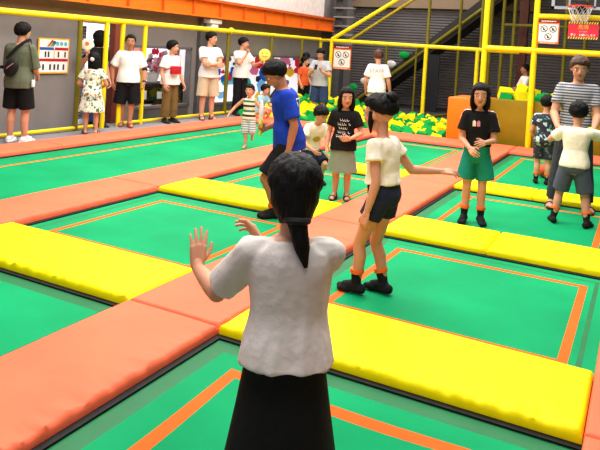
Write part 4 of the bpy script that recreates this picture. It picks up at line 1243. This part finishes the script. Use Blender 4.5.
P.hair('bob', fringe=24)
P.socks(.12)

# --- boy in white tee, back to us
P = Person('boy in white tee and grey shorts seen from behind with legs apart, arms reaching forward', gpos(570, 225), 176, 1.25, lean=6, build=1.0, dz=-.02,
           hands={-1: dict(w=(.10, .24, -.06), e=(.8, -.2, -.8), g='relaxed'), 1: dict(w=(.12, .26, .02), e=(.8, -.2, -.8), g='grip')},
           feet={-1: dict(a=(.13, .0, .042), toe=18), 1: dict(a=(.12, -.02, .042), toe=18)}, head=(0, 10, 0))
P.bottoms('shorts', C_GREY, leg=.82, off=.020, top=.22, flare=.022)
P.shirt('tee_shirt', C_CREAM, hem=.02, sleeve=.62, off=.014, flare=.012, sloose=.02)
P.hair('short', fringe=22, fr_noise=.12, vol=1.08); P.socks(.13)

# --- man in striped tee
P = Person('man in grey striped tee and dark jeans facing us at the right frame edge', gpos(569, 209), 4, 1.69, lean=4, build=1.03, head=(0, 14, 0),
           hands={-1: dict(w=(-.0, .17, -.235), e=(.5, -1, -.5), g='grip', t=(-.5, .2, .8)), 1: dict(w=(.02, .17, -.235), e=(.5, -1, -.5), g='grip', t=(-.5, .2, .8))},
           feet={-1: dict(a=(.105, .02, .042)), 1: dict(a=(.11, 0, .042))})
P.bottoms('jeans', C_JEANS, leg=1.93, off=.010, top=.2, flare=.006)
P.shirt('tee_shirt', C_TSTR, hem=-.06, sleeve=.62, off=.012, flare=.012, sloose=.014)
P.hair('short', M_HAIRB, fringe=20, vol=1.05); P.footwear('sandal', M_SHOEB); 
q = held(P, -1); ball((q.x + .0, q.y - .04, q.z + .03), .048, 'small yellow ball held in the hand of the man in the striped tee', None, M_YEL, False)

# --- boy with palm print
P = Person('boy in navy palm print tee and shorts seen from behind, holding an orange ball', gpos(541, 184), 172, 1.17, build=.95,
           hands={1: dict(w=(.10, .16, -.20), e=(.8, -.8, -.3), t=(-.3, .3, 1), d=(-.2, 1, .1)), -1: dict(w=(.03, .12, -.26))}, head=(-8, 8, 0))
P.bottoms('shorts', C_PALM2, leg=.80, off=.014, top=.2, flare=.010)
P.shirt('tee_shirt', C_PALM, hem=.0, sleeve=.6, off=.014, flare=.01, sloose=.018)
P.hair('short', fringe=22, vol=1.05); P.socks(.13)
q = P.world(P.wr[1] + V((-.03, .13, .05))); ball((q.x, q.y, q.z), .098, 'orange basketball held at the right hip of the palm print boy')

# --- small child behind them
P = Person('small child in black tee and pale teal shorts half hidden behind the boys', gpos(555, 181), 150, .95, build=1.0)
P.bottoms('shorts', cloth('pale teal cotton', (84, 184, 190)), leg=.85, off=.02, top=.2, flare=.024)
P.shirt('tee_shirt', C_BLACK, hem=.0, off=.014, sleeve=.6); P.hair('short'); P.socks(.1)

# --- girl in black tee with writing
P = Person('girl with long hair in black script tee and sage skirt, hand on her belly', gpos(340, 198.5), -6, 1.20, build=.95,
           hands={-1: dict(w=(-.02, .13, -.20), e=(.9, -.8, -.3), t=(-.5, .2, .8), d=(-1, .3, -.1)), 1: dict(w=(.05, .06, -.30))}, feet={-1: dict(a=(.055, 0, .042)), 1: dict(a=(.05, .02, .042))}, head=(14, 4, 0))
P.skirt('skirt', C_SAGE, .25, .138, .105, wave=.03)
t = P.shirt('tee_shirt', C_BLACK, hem=-.10, sleeve=.66, off=.016, flare=.022, sloose=.02)
rnd = random.Random(4)
for r_, (n, w_) in enumerate(((4, .10), (6, .14), (5, .11), (6, .13), (8, .16))):
    y0_ = .085 - r_ * .043; vs = []; fs = []
    k = n * 7; pts = []
    for i in range(k):
        f = i / (k - 1); pts.append((-w_ / 2 + w_ * f + .006 * math.cos(f * n * 6.28), y0_ + .012 * math.sin(f * n * 6.28 + rnd.uniform(-.5, .5)) + .004 * (i % 7 == 3)))
    for i, (x, y) in enumerate(pts):
        vs += [V((x, y - .0032, 0)), V((x + .002, y + .0032, 0))]
    fs = [[2 * i, 2 * i + 1, 2 * i + 3, 2 * i + 2] for i in range(k - 1) if (i // 7) % 5 != 4 or r_ == 4]
    P.decal('script_print', t, vs, fs, C_WHITE, (0, .52))
P.hair('long', fringe=28); P.footwear('sandal', M_SHOEB)

# --- boy landing beside her
P = Person('small boy in white printed tee and navy shorts, knees bent as he lands', gpos(312, 183), 30, 1.12, lean=26, dz=-.14, pel=(0, -.08), build=.95,
           hands={-1: dict(w=(.0, .16, -.2), e=(.7, -.8, -.3)), 1: dict(w=(.02, .16, -.22), e=(.7, -.8, -.3))},
           feet={-1: dict(a=(.05, .06, .042)), 1: dict(a=(.06, -.05, .08), p=-18)}, head=(8, 26, 0))
P.bottoms('shorts', C_NAVY, leg=.9, off=.02, top=.2, flare=.024)
t = P.shirt('tee_shirt', C_CREAM, hem=.0, sleeve=.62, off=.014, flare=.012, sloose=.018)
P.decal('chest_print', t, [V((.05 * math.cos(a), .04 * math.sin(a), 0)) for a in [2 * PI * j / 12 for j in range(12)]], [list(range(12))], mat('amber print', (206, 160, 60)), (0, .55))
P.band('wristband', -1, .9, .024, .02, M_YEL, 'yellow wristband'); P.hair('short', fringe=18, fr_noise=.12, vol=1.1); P.socks(.1)

# --- man in blue staff tee
P = Person('man in royal blue tee and black shorts walking left with his head bowed', gpos(279, 216), -80, 1.58, lean=12, build=1.04, skin=SKIN2, dz=-.055, pel=(0, -.03),
           hands={-1: dict(w=(.04, -.02, -.31), e=(.3, -1, -.1)), 1: dict(w=(-.05, .085, -.20), e=(.5, -1, -.3), g='grip')},
           feet={-1: dict(a=(.05, .03, .042), toe=6), 1: dict(a=(.05, -.10, .042), toe=6)}, head=(0, 38, 0))
P.bottoms('shorts', C_BLACK, leg=.92, off=.018, top=.2, flare=.024)
t = P.shirt('tee_shirt', C_BLUE, hem=-.12, sleeve=.78, off=.016, flare=.016, sloose=.022)
vs, fs = text_mb('STAFF', .13); P.decal('back_print', t, vs, fs, C_WHITE, (0, .72), back=True)
P.hair('short', fringe=16, vol=1.06); P.socks(.08)
q = held(P, 1)
h_ = empty('paper_fan', (q.x, q.y, q.z), 'white and yellow hand fan held by the man in the blue tee', 'fan', rz=face_dir((q.x, q.y), -80))
m = MB(); m.loft([[(.085 * math.cos(a) * s_, y, .14 + .13 * math.sin(a) * s_) for a in [2 * PI * j / 24 for j in range(24)]] for y, s_ in ((-.006, .97), (-.004, 1), (.004, 1), (.006, .97))]); obj('blade', m, C_WHITE, h_)
m = MB(); m.cap((0, 0, -.06), (0, 0, .08), .011, .011); obj('handle', m, M_YEL, h_)
m = MB(); m.loft([[(.086 * math.cos(a), y, .14 + .131 * math.sin(a)) for a in [PI * 1.1 + PI * .8 * j / 12 for j in range(13)]] for y in (-.008, .008)], cap=False); obj('rim', m, M_YEL, h_)

# --- running boy
P = Person('small boy in black and green striped tank top running towards us', gpos(247, 148.5), -8, 1.0, lean=12, build=.92, dz=.0,
           hands={1: dict(w=(.20, .05, -.22), e=(.6, -1, -.2)), -1: dict(w=(.10, .10, -.24), e=(.8, -1, -.2))},
           feet={1: dict(a=(.03, .02, .042)), -1: dict(a=(.05, -.14, .20), p=-50, k=(.1, 1, 0))}, head=(-8, 0, 0))
P.bottoms('shorts', C_SHSTR, leg=.98, off=.016, top=.2, flare=.016)
P.shirt('tank_top', C_TANK, hem=.0, off=.012, flare=.010, tank=True); P.hair('short', fringe=20)
P.band('wristband', -1, .88, .022, .02, M_YEL, 'yellow wristband')

# --- crouching child
P = Person('child in light blue tee squatting on the walkway below the lit display', gpos(262, 121.5), 50, 1.15, lean=24, dz=-.30, pel=(0, -.10),
           hands={-1: dict(w=(-.02, .20, -.16), e=(.6, -.8, -.4)), 1: dict(w=(-.04, .2, -.20), e=(.6, -.8, -.4))},
           feet={-1: dict(a=(.07, .05, .042)), 1: dict(a=(.07, .04, .042))}, head=(10, 8, 0))
P.bottoms('shorts', C_SHSTR, leg=.8, off=.02, top=.2, flare=.02)
P.shirt('tee_shirt', C_LBLUE, hem=.0, sleeve=.62, off=.016, flare=.014, sloose=.02); P.hair('short', vol=1.1); P.footwear('shoe', M_SHOEB)

# --- spectators along the fence
P = Person('man in olive tee with black sling bag seen from behind, reading the rules poster', gpos(16, 142.5), 150, 1.70, build=1.03,
           hands={-1: dict(w=(-.02, .18, -.20), e=(.5, -1, -.3)), 1: dict(w=(-.02, .16, -.23), e=(.5, -1, -.3))}, feet={-1: dict(a=(.06, .0, .042)), 1: dict(a=(.06, .02, .042))}, head=(-16, 6, 0), skin=SKIN)
P.bottoms('shorts', C_BLACK, leg=.88, off=.018, top=.2, flare=.022)
P.shirt('tee_shirt', C_OLIVE, hem=-.16, sleeve=.96, off=.018, flare=.014, sloose=.022)
P.hair('short', vol=1.08); P.footwear('shoe', M_SHOEW)
def worn(name, label, cat, P):
    t = bpy.data.objects.new(name, None); COL.objects.link(t); t.empty_display_size = .1; t.matrix_world = P.M
    return tag(t, label, cat)
t = worn('sling_bag', 'black sling bag with pink zip line worn on the back of the man in olive', 'bag', P)
h = P.h
m = MB(); m.ell((.0 * h, -.130 * h, .63 * h), (.058 * h, .038 * h, .078 * h), M=Matrix.Rotation(.5, 3, 'Y'), nu=20, nv=14); obj('bag_body', m, M_BLACK, t)
m = MB(); m.tube([(-.04 * h, -.152 * h, .605 * h), (-.005 * h, -.172 * h, .635 * h), (.035 * h, -.156 * h, .67 * h)], .006, 6); obj('zip', m, mat('pink piping', (216, 130, 140)), t)
ml = P.strap('strap', [(-.06 * h, -.105 * h, .70 * h), (.0, -.098 * h, .775 * h), (.07 * h, -.075 * h, .845 * h), (.085 * h, .01 * h, .872 * h), (.04 * h, .10 * h, .79 * h), (-.08 * h, .11 * h, .66 * h), (-.135 * h, .02 * h, .62 * h), (-.12 * h, -.09 * h, .63 * h)], .045, .006, M_BLACK); obj('strap', ml, M_BLACK, t)
t = worn('phone_case', 'white phone case hanging on a cord at the hip of the man in olive', 'phone case', P)
m = MB(); m.box((.125 * h, -.03 * h, .475 * h), (.138 * h, .01 * h, .535 * h), bev=.006); obj('case', m, M_WHITE, t)
m = MB(); m.tube([(.132 * h, -.01 * h, .535 * h), (.128 * h, -.03 * h, .66 * h), (.11 * h, -.05 * h, .80 * h), (.075 * h, -.03 * h, .868 * h)], .004, 6); obj('cord', m, M_BLACK, t)

P = Person('person in black cap and black tee behind the girl in the leaf print dress', onx(97.5, 70, -8.42)[:2], 40, 1.68, hands={1: dict(w=(.10, .08, -.05), e=(.6, -.2, -1), d=(0.3, .1, 1), g='grip'), -1: dict(w=(.03, .04, -.3))}, head=(48, 2, 0))
P.bottoms('trousers', C_DENIMB, leg=1.9, off=.012, top=.2)
P.shirt('tee_shirt', C_BLACK, hem=-.08, sleeve=.6); P.hair('bob', vol=.96); P.footwear('shoe', M_SHOEB)
m = MB(); rr = []
for el in (8, 25, 45, 65, 85):
    e = math.radians(el); rr.append([P.H(.405 * math.cos(e) * math.sin(a), -.045 + .485 * math.cos(e) * math.cos(a), .14 + .40 * math.sin(e)) for a in [2 * PI * j / 24 for j in range(24)]])
m.loft(rr); cp = P.part('cap', m.mesh('cap', M_BLACK))
m = MB(); a_ = []; 
for r_, z in ((.44, .2), (.66, .17), (.8, .12)): a_.append([P.H(.34 * math.sin(q) * (1 if r_ > .5 else 1.05), -.045 + r_ * math.cos(q * .9) , z) for q in [(-1.1 + 2.2 * j / 10) for j in range(11)]])
m.loft(a_, cap=False); obj('visor', m, M_BLACK, cp)
q = held(P, 1)
t = empty('round_fan', (q.x, q.y, q.z), 'round white fan with small orange mark raised by the person in the black cap', 'fan', rz=face_dir((q.x, q.y), 0))
m = MB(); m.loft([[(.10 * math.cos(a) * s_, y, .11 + .10 * math.sin(a) * s_) for a in [2 * PI * j / 24 for j in range(24)]] for y, s_ in ((-.006, .97), (-.004, 1), (.004, 1), (.006, .97))]); obj('blade', m, C_CREAM, t)
m = MB(); m.cap((0, 0, -.07), (0, 0, .05), .011, .011); obj('handle', m, C_CREAM, t)
m = MB(); m.disc((.0, .0075, .12), .035, (0, 1, 0)); obj('mark', m, mat('orange mark', (214, 110, 50)), t)

P = Person('girl in leaf print dress with long black hair seen from behind on the walkway', gpos(90, 134), 176, 1.32, build=.95, hands={-1: dict(w=(.02, .15, -.2), e=(.7, -1, -.3)), 1: dict(w=(.02, .15, -.2), e=(.7, -1, -.3))}, feet={-1: dict(a=(.06, 0, .042)), 1: dict(a=(.065, 0, .042))}, head=(-12, 0, 0))
P.shirt('dress', C_FLORAL, hem=.0, sleeve=.6, off=.016, flare=.02, sloose=.025, drop=[(.27, .155, .115), (.34, .145, .108), (.42, .13, .098)])
P.hair('long', vol=1.02); P.footwear('sandal', M_SHOEB)
m = MB(); m.ell(P.H(.0, -.52, .0), .035); P.part('hair_clip', m.mesh('hair_clip', M_WHITE), 'white hair clip')

P = Person('man in white polo and black shorts standing between the yellow posts', gpos(126, 126.5), 6, 1.63, build=1.1, skin=SKIN2, hands={-1: dict(w=(.06, .08, -.29), e=(.9, -.8, 0)), 1: dict(w=(.07, .0, -.30), e=(1, -.5, 0))}, feet={-1: dict(a=(.03, .03, .042)), 1: dict(a=(.05, -.04, .042))}, head=(-6, 0, 0))
P.bottoms('shorts', C_BLACK, leg=1.0, off=.022, top=.2, flare=.026)
t = P.shirt('polo_shirt', C_WHITE, hem=-.06, sleeve=.8, off=.022, flare=.014, sloose=.02); P.collar(C_WHITE, 1.08)
P.decal('placket', t, [V((x, y, 0)) for x, y in ((-.03, .09), (.03, .09), (.0, -.02))], [[0, 1, 2]], C_NAVY, (0, .86))
P.band('elbow_band', -1, .98, P.re * 1.12, .06, M_BLACK, 'black elbow band', fore=False); P.band('watch', -1, .93, P.rw * 1.2, .03, M_BLACK)
P.hair('short', fringe=30); P.footwear('sandal', M_SHOER)

P = Person('woman in white tee with red crossbody bag and olive khaki trousers', gpos(168, 122.5), 42, 1.57, build=.98, hands={1: dict(w=(.05, .06, -.30)), -1: dict(w=(.05, .08, -.30))}, head=(34, 0, 0))
P.bottoms('trousers', C_KHAKI, leg=1.86, off=.022, top=.2, flare=.010)
P.shirt('tee_shirt', C_WHITE, hem=-.10, sleeve=.66, off=.020, flare=.02, sloose=.024)
P.hair('short', vol=1.08); P.footwear('shoe', M_SHOEB)
t = worn('crossbody_bag', 'red crossbody bag on the chest of the woman in khaki trousers', 'bag', P); h = P.h
MR = mat('red leather', (190, 34, 48), rough=.5)
m = MB(); m.box((-.035 * h, .105 * h, .60 * h), (.115 * h, .15 * h, .70 * h), bev=.016, seg=3); obj('bag_body', m, MR, t)
m = MB(); m.box((-.03 * h, .151 * h, .64 * h), (.11 * h, .156 * h, .697 * h), bev=.002, seg=1); obj('flap', m, MR, t)
ml = P.strap('strap', [(-.03 * h, .125 * h, .68 * h), (-.075 * h, .085 * h, .80 * h), (-.06 * h, .02 * h, .86 * h), (.0, -.085 * h, .80 * h), (.10 * h, -.09 * h, .66 * h), (.135 * h, .0, .63 * h), (.11 * h, .11 * h, .67 * h)], .02, .005, MR); obj('strap', ml, MR, t)

P = Person('man in white tee and beige shorts with arms crossed', gpos(206, 119.5), 22, 1.80, build=.95, hands={1: dict(w=(-.14, .14, -.17), e=(.9, .1, -.6), d=(-1, .1, .2), t=(0, 0, 1)), -1: dict(w=(-.13, .17, -.155), e=(.9, .1, -.6), d=(-1, -.1, .1), t=(0, 0, 1))}, head=(42, 2, 0))
P.bottoms('shorts', C_BEIGE, leg=.95, off=.022, top=.2, flare=.022)
P.shirt('tee_shirt', C_WHITE, hem=-.08, sleeve=.62, off=.018, flare=.016, sloose=.024); P.hair('short', fringe=20); P.footwear('sandal', M_SHOEB)

q = onx(241, 70, -8.02)
P = Person('young man in white polo and black trousers with one hand at his mouth', (q.x, q.y), 40, 1.74, build=.95, hands={1: dict(w=(-.05, .14, .0), e=(.7, .2, -1), d=(-.5, .1, 1), g='grip'), -1: dict(w=(.04, .20, -.10), e=(.6, -.2, -1), d=(.2, .6, .6), g='grip')}, head=(36, 4, 0))
P.bottoms('trousers', C_BLACK, leg=1.92, off=.012, top=.2)
P.shirt('polo_shirt', C_WHITE, hem=-.08, sleeve=.66, off=.016, flare=.012, sloose=.022); P.collar(C_WHITE); P.hair('short', fringe=18); P.footwear('shoe', M_SHOEB)
q = held(P, -1)
t = empty('yellow_fan', (q.x + .03, q.y, q.z), 'round yellow fan held by the young man in black trousers', 'fan', rz=face_dir((q.x, q.y), 0))
m = MB(); m.loft([[(.13 * math.cos(a) * s_, y, .14 + .13 * math.sin(a) * s_) for a in [2 * PI * j / 24 for j in range(24)]] for y, s_ in ((-.006, .97), (-.004, 1), (.004, 1), (.006, .97))]); obj('blade', m, mat('pale yellow card', (226, 214, 92)), t)
m = MB(); m.cap((0, 0, -.07), (0, 0, .05), .011, .011); obj('handle', m, M_YEL, t)
m = MB()
for a in (-.05, .05): m.disc((a, .0075, .17), .014, (0, 1, 0), n=10)
m.tube([(-.06, .008, .11), (0, .008, .085), (.06, .008, .11)], .007, 6); obj('print', m, mat('brown ink', (120, 96, 40)), t)

q = onx(304, 70, -7.85)
P = Person('boy in orange tee and black shorts by the far corner of the left fence', (q.x, q.y), 55, 1.36, hands={1: dict(w=(.05, .05, -.3)), -1: dict(w=(.05, .08, -.3))}, head=(20, 0, 0))
P.bottoms('shorts', C_BLACK, leg=.9, off=.02, top=.2); P.shirt('tee_shirt', C_ORANGE, hem=-.08, sleeve=.66, off=.018); P.band('wristband', 1, .9, P.rw * 1.25, .02, M_YEL, 'yellow wristband'); P.hair('short', vol=1.06); P.footwear('shoe', M_SHOEB)
q = onx(297.5, 70, -8.02)
P = Person('person in black tee with back turned beside the boy in orange', (q.x, q.y + .45), 150, 1.46)
P.bottoms('trousers', C_NAVY, leg=1.9, top=.2); P.shirt('tee_shirt', C_BLACK, hem=-.08); P.hair('short', vol=1.06); P.footwear('shoe', M_SHOEB)
q = ony(319, 100, 14.5)
P = Person('man in pale grey tee and denim shorts looking down at his phone', (q.x, q.y), -18, 1.78, z0=-.16, hands={-1: dict(w=(-.03, .17, -.10), e=(.6, -.2, -1), d=(-.3, .4, .8), g='grip'), 1: dict(w=(-.03, .17, -.12), e=(.6, -.2, -1), d=(-.3, .4, .8), g='grip')}, head=(0, 24, 0), lean=4)
P.bottoms('shorts', C_DENIMB, leg=.95, off=.02, top=.2, flare=.02); P.shirt('tee_shirt', C_GTEE, hem=-.08, sleeve=.66, off=.018, sloose=.02); P.hair('short', fringe=20); P.footwear('shoe', M_SHOEB)
q = P.world((P.hd[-1][3] + P.hd[1][3]) / 2 + V((0, .02, .02))); m = MB(); m.box((-.036, -.005, -.07), (.036, .005, .07), bev=.004)
m.box((-.032, -.0065, -.064), (.032, -.005, .064), 1)
o = obj('smartphone', m, [M_BLACK, mat('dark screen', (40, 44, 54), rough=.1)], None, q, face_dir((q.x, q.y), 160)); o.rotation_euler.x = -.5
tag(o, 'dark smartphone held by the man in the pale grey tee', 'phone')
q = ony(375, 115, 13.9)
P = Person('staff member in white printed tee with brown hair standing in the foam pit', (q.x, q.y), 168, 1.80, z0=-.16, build=1.0, hands={-1: dict(w=(.06, .08, -.29)), 1: dict(w=(.06, .06, -.3))}, head=(25, 12, 0))
P.bottoms('trousers', C_GTEE, leg=1.9, top=.2); t = P.shirt('tee_shirt', C_WHITE, hem=-.1, sleeve=.7, off=.018, sloose=.02); vs, fs = text_mb('STAFF', .12); P.decal('back_print', t, vs, fs, mat('grey print', (150, 150, 150)), (0, .74), back=True)
P.hair('short', M_HAIRB, vol=1.08); P.lock('top_knot', [(0, -.1, .42), (0, -.12, .55), (.02, -.14, .66)], [.1, .1, .03], M_HAIRB); P.footwear('shoe', M_SHOEB)
q = ony(525, 80, 16.95)
P = Person('person in white shirt behind the raised foam pit in the dark rear', (q.x, q.y), -70, 1.54, z0=-.02, skin=SKIN2, hands={-1: dict(w=(.0, .2, -.2), e=(.5, -1, -.3)), 1: dict(w=(.0, .2, -.2), e=(.5, -1, -.3))})
P.bottoms('trousers', C_BLACK, leg=1.9, top=.2); P.shirt('shirt', C_WHITE, hem=-.06, sleeve=.9); P.hair('short'); P.footwear('shoe', M_SHOEB)

# ------------------------------------------------------------------ light
def area(loc, sx, sy, power, col=(1, .97, .93), rot=(0, 0, 0)):
    l = bpy.data.lights.new('ceiling_lamp', 'AREA'); l.shape = 'RECTANGLE'; l.size = sx; l.size_y = sy; l.energy = power; l.color = col
    o = bpy.data.objects.new('ceiling_lamp', l); COL.objects.link(o); o.location = loc; o.rotation_euler = rot
    return o
area((-1.5, 1.5, 5.6), 4, 3, 330)
area((-4.5, 5.5, 5.6), 4, 3, 380)
area((-1.0, 7.0, 5.6), 4, 3, 350)
area((-4.5, 10.5, 5.6), 4, 3, 330)
area((-7.0, 8.5, 5.6), 2, 6, 260)
area((-6.5, 14.5, 5.6), 3, 3, 210)
area((0.5, 11.0, 5.6), 3, 2, 160)
area((-6.0, 18.2, 5.6), 4, 2, 170)  # added lamp that lightens the upper left of the rear shutter
area((-10.4, 10.5, 2.9), 2, 3, 110)
w = bpy.data.worlds.new('world'); SC.world = w; w.use_nodes = True
w.node_tree.nodes['Background'].inputs['Color'].default_value = (.9, .93, 1, 1)
w.node_tree.nodes['Background'].inputs['Strength'].default_value = .4
